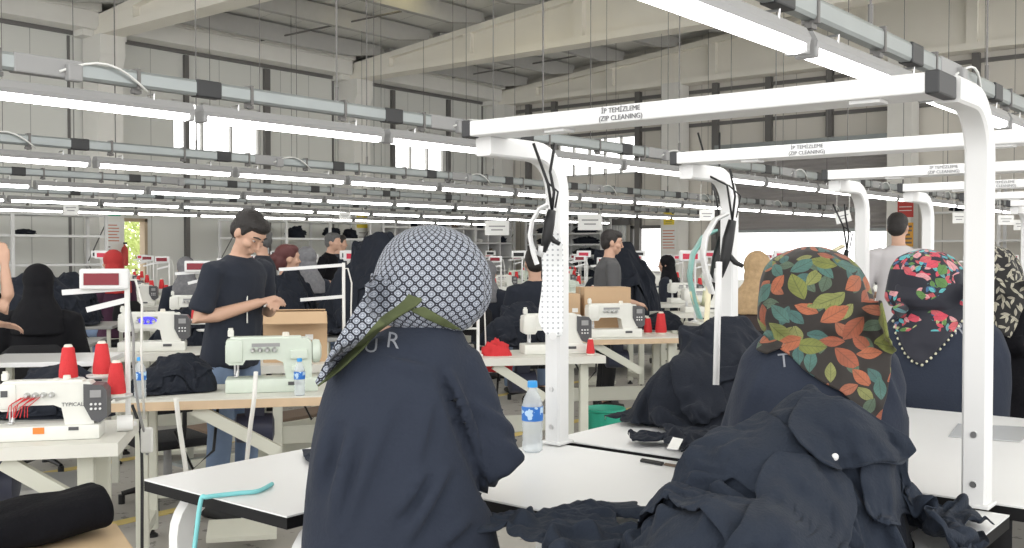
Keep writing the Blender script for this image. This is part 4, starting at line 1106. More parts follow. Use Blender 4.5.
def drape(t, name, rows_px, under, Y, m, off=.010, mats=None, mi=None, amp=.006, seed=0, uvo=(0, 0), thick=.006, nx=20, sub=1):
    # a sheet of cloth lying on what is under it; rows given as (left point, right point) pixel pairs down the sheet
    bv = bvh_of(under); Mi = basis(t).inverted(); k = Y/F; rows = []; uvs = []
    p0, v0, cxp = min(VAC[t.name], key=lambda q: abs(q[0]-(rows_px[0][0][1]+rows_px[0][1][1])/2)) if t.name in VAC else (0, 0, 0)
    fine = []
    for a, b in zip(rows_px, rows_px[1:]):
        for q in range(4): f = q/4; fine.append([tuple(x+(y-x)*f for x, y in zip(p, r)) for p, r in zip(a, b)])
    fine.append(rows_px[-1])
    for i, (pl, pr) in enumerate(fine):
        row = []; uv = []
        for j in range(nx+1):
            f = j/nx; px = pl[0]+(pr[0]-pl[0])*f; py = pl[1]+(pr[1]-pl[1])*f
            tgt = at(px, py, Y); o = Vector((0, 0, CAMZ)); d = (tgt-o).normalized()
            h = bv.ray_cast(o, d)
            p = h[0] if h[0] is not None and (h[0]-o).length < (tgt-o).length*1.25 else tgt
            rmp = min(1, i/7.); p = p-d*(-.007+rmp*(off+.007)+rmp*amp*noise.noise(Vector((px*.06, py*.06, seed)))*1.5)
            row.append(Mi @ p); uv.append(((px-cxp)*k*.9+uvo[0], v0+(py-p0)*k+uvo[1]))
        rows.append(row); uvs.append(uv)
    for it in range(2):                                       # relax the depth so the cloth bridges hollows
        new = [[p.copy() for p in r] for r in rows]
        for i in range(len(rows)):
            for j in range(len(rows[0])):
                nb_ = [rows[a][b] for a, b in ((i-1, j), (i+1, j), (i, j-1), (i, j+1)) if 0 <= a < len(rows) and 0 <= b < len(rows[0])]
                new[i][j].y = min(rows[i][j].y, sum(q.y for q in nb_)/len(nb_))
        rows = new
    me = grid_mesh(name, rows, uvs, mats or [m], mi); o = link(name, me, t); finish(o, thick, sub); return o
def print_text(t, txt, px, py, size, Y, under, rot=0., name='lettering'):
    me = text_mesh(txt, size, extrude=0); bv = bvh_of(under); Mi = basis(t).inverted(); k = Y/F
    bm = bmesh.new(); bm.from_mesh(me); bmesh.ops.triangulate(bm, faces=bm.faces[:]); bmesh.ops.subdivide_edges(bm, edges=bm.edges[:], cuts=1); bm.to_mesh(me); bm.free()
    for v in me.vertices:
        x = v.co.x*math.cos(rot)-v.co.y*math.sin(rot); y = v.co.x*math.sin(rot)+v.co.y*math.cos(rot)
        tgt = at(px+x/k, py-y/k, Y); o = Vector((0, 0, CAMZ)); d = (tgt-o).normalized(); h = bv.ray_cast(o, d); p = h[0] if h[0] is not None else tgt
        v.co = Mi @ (p-d*.0025)
    me.materials.append(m_print); return link(name, me, t)
def woman(label, refpx, Y, s, lean, rings, arms, headoff, headrot, fold=.012, armrad=1.12, shw=.145):
    k = Y/F; p = at(refpx, 300, Y); p.z = 0
    def coat(c, s_):
        R_ = []
        for py, l, r, d, yo in rings: R_.append((Vector((((l+r)/2-refpx)*k, yo, CAMZ-(py-250.9)*k)), Vector(((r-l)/2*k, 0, 0)), Vector((0, d, 0))))
        c.loft(R_[::-1], 30, pw=2.2)
    t, body, M, H = person('person', label, p, CA(0), s, lean, top=m_uniform, bottom=m_blacktr, hair='none', coat=coat, sleeve='long', arms=[(L_(a[0], refpx, k), L_(a[1], refpx, k)) for a in arms], headoff=headoff, headrot=headrot, fold=fold, armrad=armrad, vox=.009, shw=shw, shz=.42)
    tun = [o for o in t.children if o.name.startswith('tunic')][0]
    return t, tun
def L_(q, refpx, k): return Vector(((q[0]-refpx)*k, q[2], CAMZ-(q[1]-250.9)*k))
def crease(o, Y, lines):
    # soft fabric folds along lines given on the visible side
    k = Y/F; t = o.parent; Mi = basis(t)
    for v in o.data.vertices:
        w = Mi @ v.co; d = -UY*w.x*0; cx = UX*w.x-UY*w.y; cy = UY*w.x+UX*w.y
        px = 512+F*cx/cy; py = 250.9-F*(w.z-CAMZ)/cy; a = 0
        for (x0, y0), (x1, y1), wd, am in lines:
            dx, dy = x1-x0, y1-y0; f = max(0, min(1, ((px-x0)*dx+(py-y0)*dy)/(dx*dx+dy*dy))); e = math.hypot(px-x0-dx*f, py-y0-dy*f); sg = ((px-x0)*dy-(py-y0)*dx)/math.hypot(dx, dy)
            tap = math.sin(math.pi*min(1, max(0, .08+.84*f)))
            a += am*tap*(math.exp(-(e/wd)**2)-.7*math.exp(-((sg-wd*1.4)/wd)**2)*(1 if 0 < f < 1 else 0))
        if v.normal.y < .3: v.co += v.normal*a
    o.data.update()
# ---------- nearest woman
Y1 = 2.25
t1, tun1 = woman('woman in navy tunic and navy-and-white quatrefoil headscarf bending over the table', 405, Y1, .92, 8,
    [(318, 405, 452, .05, .055), (326, 388, 458, .075, .055), (338, 366, 464, .10, .05), (352, 348, 469, .12, .045), (375, 328, 471, .135, .035), (405, 319, 470, .145, .02), (440, 312, 470, .15, .01), (480, 309, 480, .155, 0), (520, 305, 493, .16, 0), (560, 300, 503, .165, 0), (640, 296, 512, .17, 0)],
    [((338, 452, .12), (395, 486, .37)), ((497, 462, .04), (468, 494, .30))], (.05, .01, -.035), (R(38), R(8), 0), fold=.007, shw=.112)
crease(tun1, Y1, [((440, 372), (475, 470), 5, -.030), ((475, 470), (497, 510), 5, -.022), ((425, 470), (392, 520), 7, .019), ((448, 468), (405, 545), 7, .019), ((330, 420), (316, 490), 7, .019), ((352, 430), (330, 530), 7, .018), ((470, 520), (440, 548), 6, .015), ((380, 360), (430, 372), 7, .012), ((500, 440), (525, 462), 6, .013), ((470, 400), (512, 430), 6, .012), ((395, 395), (335, 545), 9, .012), ((430, 400), (415, 470), 7, .010)])
sc1 = scarf_dome(t1, [(226, 414, 440, .022, .02), (230, 402, 453, .048, .02), (237, 391, 465, .078, .02), (247, 382, 474, .10, .02), (260, 375, 483, .115, .015), (274, 370, 488, .12, .01), (288, 366, 489, .122, .005), (300, 364, 488, .118, .0), (310, 366, 484, .11, -.005), (318, 371, 478, .10, -.01), (325, 382, 470, .09, -.01), (331, 398, 463, .08, -.008)], Y1, 405, .08, m_s1, seed=2)
drape(t1, 'scarf_tail', [((373, 272), (428, 296)), ((371, 284), (416, 307)), ((361, 300), (396, 319)), ((351, 316), (379, 332)), ((339, 336), (362, 350)), ((328, 356), (346, 365)), ((319, 374), (329, 379)), ((315, 382), (318, 387))], [tun1, sc1], Y1-.1, m_s1, .012, mats=[m_s1, m_olive], mi=lambda i, j: 1 if j > 12 else 0, amp=.007, uvo=(0, 0), nx=18)
drape(t1, 'scarf_hem', [((408, 306), (420, 303)), ((412, 312), (430, 310)), ((424, 318), (444, 318)), ((438, 324), (454, 325)), ((452, 329), (462, 330))], [tun1, sc1], Y1-.1, m_olive, .006, amp=.003, nx=8)
print_text(t1, 'R', 393, 341, .050, Y1, [tun1], R(-8)); print_text(t1, 'Ü', 371, 346, .046, Y1, [tun1], R(-4))
# ---------- woman in the leaf scarf
Y2 = 2.55
t2, tun2 = woman('woman in navy tunic and autumn-leaf headscarf with her back turned, behind the garment heap', 820, Y2, .885, 5,
    [(322, 800, 850, .05, .05), (331, 778, 872, .08, .05), (342, 762, 892, .105, .045), (358, 746, 902, .125, .035), (385, 736, 908, .14, .02), (420, 730, 908, .145, .01), (460, 728, 905, .15, 0), (510, 738, 904, .15, 0), (570, 736, 906, .155, 0)],
    [((748, 440, .06), (790, 452, .30)), ((893, 445, .06), (850, 454, .30))], (.01, .01, -.055), (R(28), 0, 0), fold=.008, armrad=1.15)
crease(tun2, Y2, [((765, 365), (740, 430), 6, .009), ((790, 380), (760, 460), 6, .008), ((885, 370), (905, 420), 5, .008)])
sc2 = scarf_dome(t2, [(248, 810, 834, .025, .02), (252, 798, 846, .052, .02), (259, 783, 859, .082, .02), (269, 774, 868, .10, .015), (282, 769, 875, .112, .01), (296, 767, 879, .118, .005), (310, 765, 883, .118, 0), (322, 764, 886, .115, -.005), (332, 768, 886, .11, -.008), (340, 786, 882, .095, -.01)], Y2, 820, .07, m_s2, seed=9)
drape(t2, 'scarf_tail', [((768, 300), (882, 300)), ((765, 312), (885, 312)), ((760, 334), (889, 334)), ((772, 344), (891, 348)), ((790, 356), (891, 362)), ((804, 370), (890, 378)), ((820, 381), (887, 394)), ((842, 392), (883, 408)), ((858, 410), (880, 424)), ((866, 428), (877, 437)), ((871, 440), (874, 444))], [tun2, sc2], Y2-.1, m_s2, .012, amp=.010, nx=22)
drape(t2, 'scarf_corner', [((770, 326), (796, 338)), ((762, 336), (788, 345)), ((757, 343), (776, 350)), ((756, 350), (766, 354))], [tun2, sc2], Y2-.1, m_s2, .022, amp=.006, uvo=(.5, .3), nx=8)
print_text(t2, 'T', 784, 361, .050, Y2, [tun2], R(6))
# ---------- woman in the floral scarf
Y3 = 4.15
t3, tun3 = woman('woman in navy tunic and floral headscarf with beaded edge at the far table edge', 945, Y3, .88, 5,
    [(298, 928, 960, .05, .05), (305, 912, 976, .08, .05), (316, 898, 990, .11, .045), (332, 888, 1004, .13, .04), (355, 882, 1010, .145, .02), (390, 882, 1010, .15, .01), (430, 884, 1008, .155, 0), (480, 884, 1010, .155, 0)],
    [((890, 372, .08), (915, 395, .32)), ((1004, 372, .08), (975, 396, .32))], (-.04, .01, -.045), (R(25), 0, 0), fold=.010, armrad=1.2)
sc3 = scarf_dome(t3, [(250.5, 925, 940, .03, .02), (253, 915, 950, .06, .02), (258, 905, 958, .09, .02), (266, 899, 965, .11, .015), (276, 896, 969, .12, .01), (288, 894, 971, .125, .005), (298, 892, 972, .12, 0), (307, 897, 973, .11, -.005)], Y3, 945, .06, m_s3, seed=14)
dr3 = drape(t3, 'scarf_tail', [((895, 284), (971, 284)), ((893, 294), (971, 294)), ((892, 302), (970, 304)), ((891, 311), (967, 312)), ((893, 322), (961, 321)), ((896, 333), (954, 331)), ((900, 343), (946, 341)), ((906, 354), (936, 352)), ((914, 361), (929, 359)), ((920, 364), (925, 363))], [tun3, sc3], Y3-.12, m_s3, .014, amp=.010, nx=20)
bv = bvh_of([tun3, sc3, dr3]); Mi = basis(t3).inverted(); m_bead = mat('pale_bead', (.62, .60, .45), .5)
edge = [(891, 307), (893, 320), (896, 332), (900, 343), (905, 352), (912, 360), (922, 364), (931, 357), (940, 348), (948, 339), (955, 330), (962, 320), (967, 311)]
for a, b in zip(edge, edge[1:]):
    for f in (0, .5):
        px, py = a[0]+(b[0]-a[0])*f, a[1]+(b[1]-a[1])*f+1; o = Vector((0, 0, CAMZ)); d = (at(px, py, Y3)-o).normalized(); h = bv.ray_cast(o, d)
        if h[0] is None: continue
        q = MB(); q.ell(Mi @ (h[0]-d*.008), (.006, .006, .006), None, 8, 6); q.build('bead', m_bead, t3, True)
print_text(t3, 'R', 959, 329, .070, Y3, [tun3], 0)
# ---------- woman cut by the right picture edge
Y4 = 4.5
t4, tun4 = woman('woman in black tunic and cream-printed black headscarf at the right picture edge', 1022, Y4, .90, 6,
    [(288, 1004, 1036, .05, .05), (296, 990, 1052, .09, .05), (308, 978, 1066, .12, .045), (330, 968, 1076, .14, .03), (370, 966, 1078, .15, .01), (420, 966, 1078, .155, 0), (470, 966, 1078, .155, 0)],
    [((972, 350, .02), (1012, 342, -.16)), ((1075, 355, .06), (1040, 372, .28))], (-.07, .02, -.06), (R(22), 0, 0), fold=.010, armrad=1.15)
sc4 = scarf_dome(t4, [(247, 996, 1008, .03, .02), (249.5, 990, 1014, .06, .02), (255, 983, 1019, .09, .02), (263, 979, 1023, .11, .015), (273, 977, 1026, .12, .01), (285, 977, 1027, .12, .0), (296, 980, 1028, .115, -.005)], Y4, 1022, .06, m_s4, seed=21)
drape(t4, 'scarf_tail', [((977, 280), (1027, 280)), ((978, 288), (1028, 288)), ((980, 302), (1026, 302)), ((986, 314), (1020, 316)), ((996, 326), (1016, 328)), ((1004, 336), (1010, 338))], [tun4, sc4], Y4-.12, m_s4, .014, amp=.010, nx=14)
tun4.data.materials[0] = m_blackc
# ================================================================= GARMENTS
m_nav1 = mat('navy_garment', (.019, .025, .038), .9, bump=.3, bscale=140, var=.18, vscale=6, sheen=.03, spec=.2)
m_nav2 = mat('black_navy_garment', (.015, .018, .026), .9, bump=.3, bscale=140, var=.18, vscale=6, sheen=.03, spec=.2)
for m in (m_nav1, m_nav2):                                    # creased cotton: sharp little ridges on top of the big folds
    nb = NB(m); tc = nb.node('ShaderNodeTexCoord'); n = nb.node('ShaderNodeTexNoise'); n.noise_type = 'RIDGED_MULTIFRACTAL'; n.inputs['Scale'].default_value = 7.; n.inputs['Detail'].default_value = 2.
    n.inputs['Distortion'].default_value = .8; nb.L.new(tc.outputs['Object'], n.inputs['Vector'])
    b2 = nb.node('ShaderNodeBump'); b2.inputs['Strength'].default_value = .55; b2.inputs['Distance'].default_value = .03
    pb = nb.N['Principled BSDF']; old = pb.inputs['Normal'].links[0].from_socket
    nb.L.new(n.outputs['Fac'], b2.inputs['Height']); nb.L.new(old, b2.inputs['Normal']); nb.L.new(b2.outputs['Normal'], pb.inputs['Normal'])
GM = {}
for key, items in SIM.items():
    for i, (kind, vs, fs) in enumerate(items):
        me = bpy.data.meshes.new('garment'); me.from_pydata(vs, [], fs); me.polygons.foreach_set('use_smooth', [True]*len(fs)); me.update(); GM[(key, i)] = (kind, me)
def lay(key, i, org, rz, label, m, s=(1, 1, 1), group=None, name='garment'):
    kind, me = GM[(key, i)]; k = (key, i, m.name)
    if k not in GM: c = me.copy(); c.materials.append(m); GM[k] = c
    o = link(name, GM[k]); o.location = org; o.rotation_euler = (0, 0, rz); o.scale = s
    if kind == 'sheet': finish(o, .004, 1)
    return tag(o, label, 'garment', group)
FS = (.80, .80, 1.20)
oF = C2W(.555, 2.06, ZT+.001)
for i, lb in enumerate(('tight navy bundle under the middle of the foreground heap', 'tight navy bundle under the back of the foreground heap', 'flat navy bundle under the near left of the foreground heap')):
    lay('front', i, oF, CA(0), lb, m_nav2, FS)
for i, lb in ((3, 'large crumpled navy garment spread over the foreground heap'), (4, 'crumpled navy shirt at the right of the foreground heap'), (5, 'rumpled navy shirt on top of the foreground heap before the leaf headscarf'), (6, 'navy trousers lying across the near left of the foreground heap')):
    lay('front', i, oF, CA(0), lb, m_nav1, FS)
lay('flat', 0, C2W(.125, 2.20, ZT+.001), CA(8), 'navy shirt lying crumpled on the white table right of the nearest woman', m_nav1, (.86, .8, 1.7))
lay('flat', 0, W(2.0, 2.22, ZT+.001), CA(100), 'navy garment hanging at the right end of the narrow black-edged table', m_nav1, (.8, .62, .9))
oB = C2W(.72, 3.62, ZT+.006)
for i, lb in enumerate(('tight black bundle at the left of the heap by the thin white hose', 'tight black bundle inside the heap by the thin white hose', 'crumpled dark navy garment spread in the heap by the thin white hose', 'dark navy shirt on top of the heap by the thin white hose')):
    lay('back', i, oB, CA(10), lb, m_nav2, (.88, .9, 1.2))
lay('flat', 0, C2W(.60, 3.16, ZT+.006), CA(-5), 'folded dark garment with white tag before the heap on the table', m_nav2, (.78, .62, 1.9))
def mini(px, Y, z, rz, s, what, m=None, parts=(0, 1, 2, 3), key='back'):
    o = at(px, 260, Y); o.z = z
    nm = {0: 'tight dark bundle at the left of ', 1: 'tight dark bundle inside ', 2: 'crumpled dark garment spread over ', 3: 'dark shirt on top of '}
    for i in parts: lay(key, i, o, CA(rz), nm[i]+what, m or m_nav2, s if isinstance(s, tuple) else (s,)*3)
T = {}
mini(366, 8.6, .80, 0, (1.25, 1.1, 2.75), 'the tall heap behind the nearest woman')
mini(290, 8.6, .80, 60, (.95, .8, 1.75), 'the dark heap beyond the white frame arm')
mini(616, 12.9, .55, 30, (1.9, 1.6, 3.4), 'the great heap behind the young man in grey')
mini(556, 12.6, .55, 100, (1.0, 1.0, 2.4), 'the heap left of the young man in grey')
mini(24, 8.9, .70, 40, (1.4, 1.2, 2.0), 'the heap behind the black headscarf')
mini(169, 5.17, ZW+.002, 10, (.62, .5, .62), 'the low heap left of the mint machine')
mini(40, 5.45, .62, -10, (1.1, .7, .85), 'the heap behind the keypad machine')
mini(515, 7.75, ZW+.002, 15, (.85, .7, 1.05), 'the heap left of the white post')
mini(655, 9.3, ZW+.002, -20, (.7, .6, .55), 'the heap right of the box machine', parts=(1, 2))
mini(72, 10.4, .75, 80, (1.1, 1.1, 1.7), 'the heap beside the red headscarf')
mini(186, 8.4, .70, 20, (.9, .8, 1.1), 'the heap by the black chair back')
# things under those heaps
m_cart = mat('cart_grey', (.30, .30, .29), .5)
def heap_stand(px, Y, ztop, w, d, label):
    o = at(px, 260, Y); o.z = 0; t = thing('garment_trolley', label, 'trolley', o, CA(12))
    b = MB(); b.box((0, 0, ztop-.015), (w, d, .03), bev=.005); b.build('deck', m_cart, t)
    for x in (-1, 1):
        for y in (-1, 1):
            l = MB(); l.box((x*(w/2-.04), y*(d/2-.04), ztop/2+.02), (.035, .035, ztop-.1)); lo = l.build('leg', m_tleg, t)
            q = MB(); q.cyl((x*(w/2-.04)-.015, y*(d/2-.04), .04), (x*(w/2-.04)+.015, y*(d/2-.04), .04), .04, n=14); q.build('caster', m_black, lo)
    b = MB(); b.box((0, 0, .25), (w-.06, d-.06, .02)); b.build('lower_deck', m_cart, t)
for a in ((368, 8.6, .80, .8, .8, 'grey trolley under the tall heap behind the nearest woman'), (288, 8.6, .80, .5, .6, 'grey trolley under the heap beyond the white frame arm'), (602, 12.8, .55, 1.8, 1.2, 'grey trolley under the great heap behind the young man'), (24, 8.9, .70, 1.2, .9, 'grey trolley under the heap behind the black headscarf'), (32, 5.45, .62, .7, .5, 'grey trolley under the heap behind the keypad machine'), (72, 10.4, .75, .9, .8, 'grey trolley under the heap beside the red headscarf'), (188, 8.4, .70, .7, .6, 'grey trolley under the heap by the black chair')):
    heap_stand(*a)

# loose panels lying over the foreground heap
heap_objs = [o for o in COL.objects if o.type == 'MESH' and o.name.startswith('garment') and 'foreground heap' in (o.get('label') or '')]
def panel(label, rows, seed, off=.016, button=None):
    p = C2W(.555, 2.06, 0); t = thing('garment', label, 'garment', p, CA(0))
    bpy.context.view_layer.update()
    s = drape(t, 'panel', rows, heap_objs, 2.12, m_nav1, off, amp=.013, seed=seed, nx=26, thick=.006)
    for v in s.data.vertices:
        q = v.co*1.; v.co.y -= .022*abs(noise.noise(Vector((q.x*7+q.z*5, q.z*9-q.x*4, seed*2.3))))+.008*abs(noise.noise(Vector((q.x*19, q.z*17, seed))))
    if button:
        bpy.context.view_layer.update(); bv = bvh_of([s]); o = Vector((0, 0, CAMZ)); d = (at(button[0], button[1], 2.1)-o).normalized(); h = bv.ray_cast(o, d)
        if h[0] is not None: b = MB(); b.ell(basis(t).inverted() @ (h[0]-d*.005), (.0075, .004, .0075), None, 14, 8); b.build('button', m_white, t, True)
    return s
s1_ = panel('large rounded navy panel at the front of the foreground heap', [((776, 450), (806, 453)), ((764, 462), (836, 466)), ((756, 480), (852, 482)), ((750, 500), (856, 505)), ((738, 524), (850, 530)), ((716, 552), (836, 560))], 2)
s2_ = panel('navy pocket flap at the right of the foreground heap', [((858, 462), (904, 458)), ((858, 480), (908, 482)), ((862, 500), (905, 506)), ((868, 514), (896, 520)), ((878, 522), (886, 525))], 5)
heap_objs += [s1_, s2_]
panel('navy waistband flap with white button across the foreground heap', [((800, 396), (846, 398)), ((792, 408), (880, 420)), ((786, 424), (908, 436)), ((798, 442), (916, 450)), ((816, 458), (906, 458)), ((832, 467), (872, 462)), ((838, 469), (850, 468))], 8, .020, (835, 457))
# ================================================================= THINGS ROUND THE WORKSTATIONS
m_card = mat('cardboard', (.52, .36, .22), .8, var=.08, vscale=5, bump=.1)
m_tape = mat('packing_tape', (.42, .30, .18), .3)
m_green = mat('green_plastic', (.03, .36, .24), .4)
m_pet = bpy.data.materials.new('clear_bottle'); m_pet.use_nodes = True
_nb = NB(m_pet); _tr = _nb.node('ShaderNodeBsdfTransparent'); _tr.inputs[0].default_value = (.93, .96, .97, 1); _gl = _nb.N['Principled BSDF']; _gl.inputs['Base Color'].default_value = (.75, .78, .80, 1); _gl.inputs['Roughness'].default_value = .08
_mx = _nb.node('ShaderNodeMixShader'); _mx.inputs[0].default_value = .42
_nb.L.new(_tr.outputs[0], _mx.inputs[1]); _nb.L.new(_gl.outputs[0], _mx.inputs[2]); _nb.L.new(_mx.outputs[0], _nb.N['Material Output'].inputs[0])
m_cap = mat('blue_cap', (.03, .30, .70), .4)
def label_mat():
    m = mat('water_label', (.06, .25, .62), .4); nb = NB(m); tc = nb.node('ShaderNodeTexCoord'); n = nb.node('ShaderNodeTexNoise'); n.inputs['Scale'].default_value = 26; n.inputs['Detail'].default_value = 3
    nb.L.new(tc.outputs['Object'], n.inputs['Vector']); f = nb.math('GREATER_THAN', n.outputs['Fac'], .55)
    nb.L.new(nb.mix(f, (.03, .16, .52), (.45, .62, .80)), nb.N['Principled BSDF'].inputs['Base Color']); return m
m_wlabel = label_mat()
m_redc = mat('red_cloth', (.55, .03, .035), .8, bump=.3, bscale=60)
m_tag = mat('white_paper', (.80, .80, .78), .7)
m_brown = mat('brown_board', (.16, .115, .085), .7, var=.25, vscale=4)
m_chairf = mat('black_chair_fabric', (.014, .014, .016), .85, bump=.3, bscale=200)
m_seatb = mat('blue_seat', (.035, .10, .36), .6)
m_teal = mat('mint_plastic', (.22, .44, .40), .4)
m_cream2 = mat('cream_plastic', (.72, .66, .46), .5)
def box_thing(px, Y, z, w, d, h, rz, label, open_=False):
    o = at(px, 260, Y); o.z = z; t = thing('cardboard_box', label, 'box', o, CA(rz)); th = .006
    b = MB()
    for c, s in (((0, -d/2, h/2), (w, th, h)), ((0, d/2, h/2), (w, th, h)), ((-w/2, 0, h/2), (th, d-th, h)), ((w/2, 0, h/2), (th, d-th, h)), ((0, 0, th/2), (w-th, d-th, th))): b.box(c, s)
    b.build('carton', m_card, t)
    for x in (-1, 1):
        f = MB()
        if open_: f.box((0, x*(d/2+.06), h+.03), (w, .16, th), rot=Matrix.Rotation(R(-25*x), 3, 'X'))
        else: f.box((0, x*d/4, h+th/2), (w, d/2-.002, th))
        f.build('flap', m_card, t)
    if not open_:
        f = MB(); f.box((0, 0, h+th+.0008), (w, .05, .001)); f.box((-w/2-th/2-.0008, 0, h-.05), (.001, .05, .1)); f.build('tape', m_tape, t)
    f = MB(); f.box((w*.22, -d/2-th/2-.001, h*.62), (.05, .001, .035)); f.build('printed_mark', m_tag, t)
    return t
box_thing(603, 8.86, ZW, .41, .28, .40, 12, 'large closed cardboard box on the table before the young man in grey')
box_thing(567, 8.74, ZW, .16, .26, .35, 12, 'narrower cardboard box left of the large one, half behind the white post')
box_thing(295, 6.72, ZW, .40, .30, .26, 12, 'low open cardboard box behind the mint machine', True)
# bucket
bp_ = at(605, 260, 7.6); bp_.z = 0
t = thing('bucket', 'green plastic bucket standing on the floor beyond the white table', 'bucket', bp_)
b = MB(); b.lathe([(.001, .004), (.115, .004), (.12, 0), (.125, .01), (.148, .30), (.158, .31), (.158, .325), (.150, .325), (.143, .31), (.118, .014), (.001, .014)], n=28, cap=False); b.build('tub', m_green, t, SM)
b = MB(); b.tube([(.155*math.cos(a), .155*math.sin(a)*.35-.12, .30-.06*math.sin(a)) for a in [math.pi*i/10 for i in range(11)]], .004, 6); b.build('handle', m_steel, t)
# water bottles
def bottle():
    t = thing('water_bottle', '', 'bottle')
    b = MB(); b.lathe([(.001, .004), (.024, .0), (.031, .006), (.032, .03), (.030, .04), (.032, .05), (.030, .06), (.032, .075), (.0325, .11), (.0325, .138), (.031, .150), (.027, .166), (.018, .184), (.0135, .194), (.0135, .205)], n=20); b.build('bottle_body', m_pet, t, SM)
    b = MB(); b.lathe([(.0333, .098), (.0335, .10), (.0335, .140), (.0333, .142)], n=20, cap=False); b.build('wrapper', m_wlabel, t, SM)
    b = MB(); b.lathe([(.0155, .200), (.0155, .216), (.014, .219)], n=18); b.build('cap', m_cap, t, SM)
    return t
B0 = bottle(); 
def put_bottle(px, Y, z, label, s=1., first=[True]):
    o = at(px, 260, Y); o.z = z; q = B0 if first[0] else copy_tree(B0); first[0] = False
    place(q, o, 0, label, 'water bottles', s)
put_bottle(532.5, 3.13, ZT, 'water bottle with bright blue cap on the white table beside the post')
put_bottle(139, 4.96, ZW, 'water bottle with blue cap standing left of the low dark heap', .92)
put_bottle(299, 5.05, ZW, 'water bottle standing right of the mint machine', .85)
# red bag of cloth and cone stand on the table left of the post
def lumps(name, label, cat, o, r, m, seed, amp=.3, rz=0., grp=None):
    mb = MB(); mb.ell((0, 0, 0), (1, 1, 1), None, 36, 24); vs = []
    for v in mb.v:
        q = v*2.1+Vector((seed*5.1, 0, 0)); k = 1+amp*(.6*noise.noise(q)+.7*abs(noise.noise(q*2.2))-.25)
        p = Vector((v.x*r[0], v.y*r[1], v.z*r[2]))*k; p.z = max(p.z, -r[2]*.55); vs.append(p+Vector((0, 0, r[2]*.55)))
    mb.v = vs; ob = mb.build(name, m, None, True, o, rz); return tag(ob, label, cat, grp)
o = at(496, 360, 7.0); o.z = ZW-.11
lumps('cloth_bundle', 'bright red cloth bundle hanging off the table right of the nearest woman', 'cloth', o, (.12, .07, .14), m_redc, 3, .5, CA(0))
st_o = at(478, 340, 6.95); st_o.z = ZW
S_ = thread_stand(1, False); place(S_, st_o, CA(12), 'white thread stand with one red cone, at the right of the nearest woman', None)
C_ = thread_cone(); place(C_, st_o+Matrix.Rotation(CA(12), 3, 'Z') @ Vector((-.10, 0, .207)), 0, 'cone of red thread on the stand right of the nearest woman', None, 1.15)
C2 = copy_tree(C_); o = at(590.5, 330, 7.05); o.z = ZW; place(C2, o, 0, 'lone cone of red thread standing at the table corner right of the post', None, .8)
for i, (px, Y, lb) in enumerate(((634, 8.85, 'leftmost of three red cones behind the box machine'), (648, 8.85, 'middle of three red cones behind the box machine'), (661, 8.8, 'largest of three red cones behind the box machine'))):
    c = copy_tree(C_); o = at(px, 300, Y); o.z = ZW; place(c, o, 0, lb, 'red cones behind the box machine', (1., 1., 1.35)[i])
# reel of white tape and a paper on the left table
o = at(125, 424, 4.05); o.z = ZW
t = thing('tape_reel', 'white reel of tape lying on the corner of the left table', 'reel', o+Vector((0, 0, .032)), CA(20))
b = MB(); b.lathe([(.012, -.03), (.032, -.03), (.032, .03), (.012, .03)], n=22, axis='X', cap=False); b.build('tape', m_tag, t, SM)
b = MB(); b.lathe([(.010, -.031), (.0125, -.031), (.0125, .031), (.010, .031)], n=18, axis='X', cap=False); b.build('core', m_card, t, SM)
o = at(18, 436, 3.95); o.z = ZW+.001; b = MB(); b.box((0, 0, .0008), (.16, .05, .0016)); tag(b.build('paper_strip', m_tag, None, False, o, CA(10)), 'white paper strip lying before the keypad machine', 'paper')
# stool with a folded black garment
o = at(60, 540, 3.30); o.z = 0
t = thing('stool', 'low wooden-topped stool at the lower left corner', 'stool', o, CA(30))
b = MB(); b.box((0, 0, .535), (.40, .34, .022), bev=.006); b.build('seat', mat('ply_seat', (.60, .44, .27), .55, var=.12, vscale=7), t)
for x in (-.16, .16):
    for y in (-.13, .13): l = MB(); l.box((x, y, .262), (.035, .035, .524)); l.build('leg', m_tleg, t)
b = MB()
for y in (-.13, .13): b.box((0, y, .2), (.30, .025, .03)); 
b.build('stretcher', m_tleg, t)
o = at(32, 520, 3.30); o.z = .551
gm = MB(); gm.loft([((-.42, -.02, .05), (0, .13, 0), (0, 0, .05)), ((-.30, 0, .055), (0, .15, .01), (0, 0, .055)), ((-.15, .01, .065), (0, .15, 0), (0, 0, .065)), ((0, .0, .07), (0, .14, .01), (0, 0, .068)), ((.12, .0, .07), (0, .13, 0), (0, 0, .068)), ((.22, .0, .075), (0, .11, .01), (0, 0, .07)), ((.235, .0, .075), (0, .10, .01), (0, 0, .062))], 28, pw=2.6)
me = voxel(gm, .008, 3); folds(me, .014, 4, (3, 9, 6)); me.materials.append(m_blackc); ob = link('garment', me); ob.location = o; ob.rotation_euler = (0, R(-3), CA(42)); tag(ob, 'black garment folded in a roll on the low stool', 'garment')
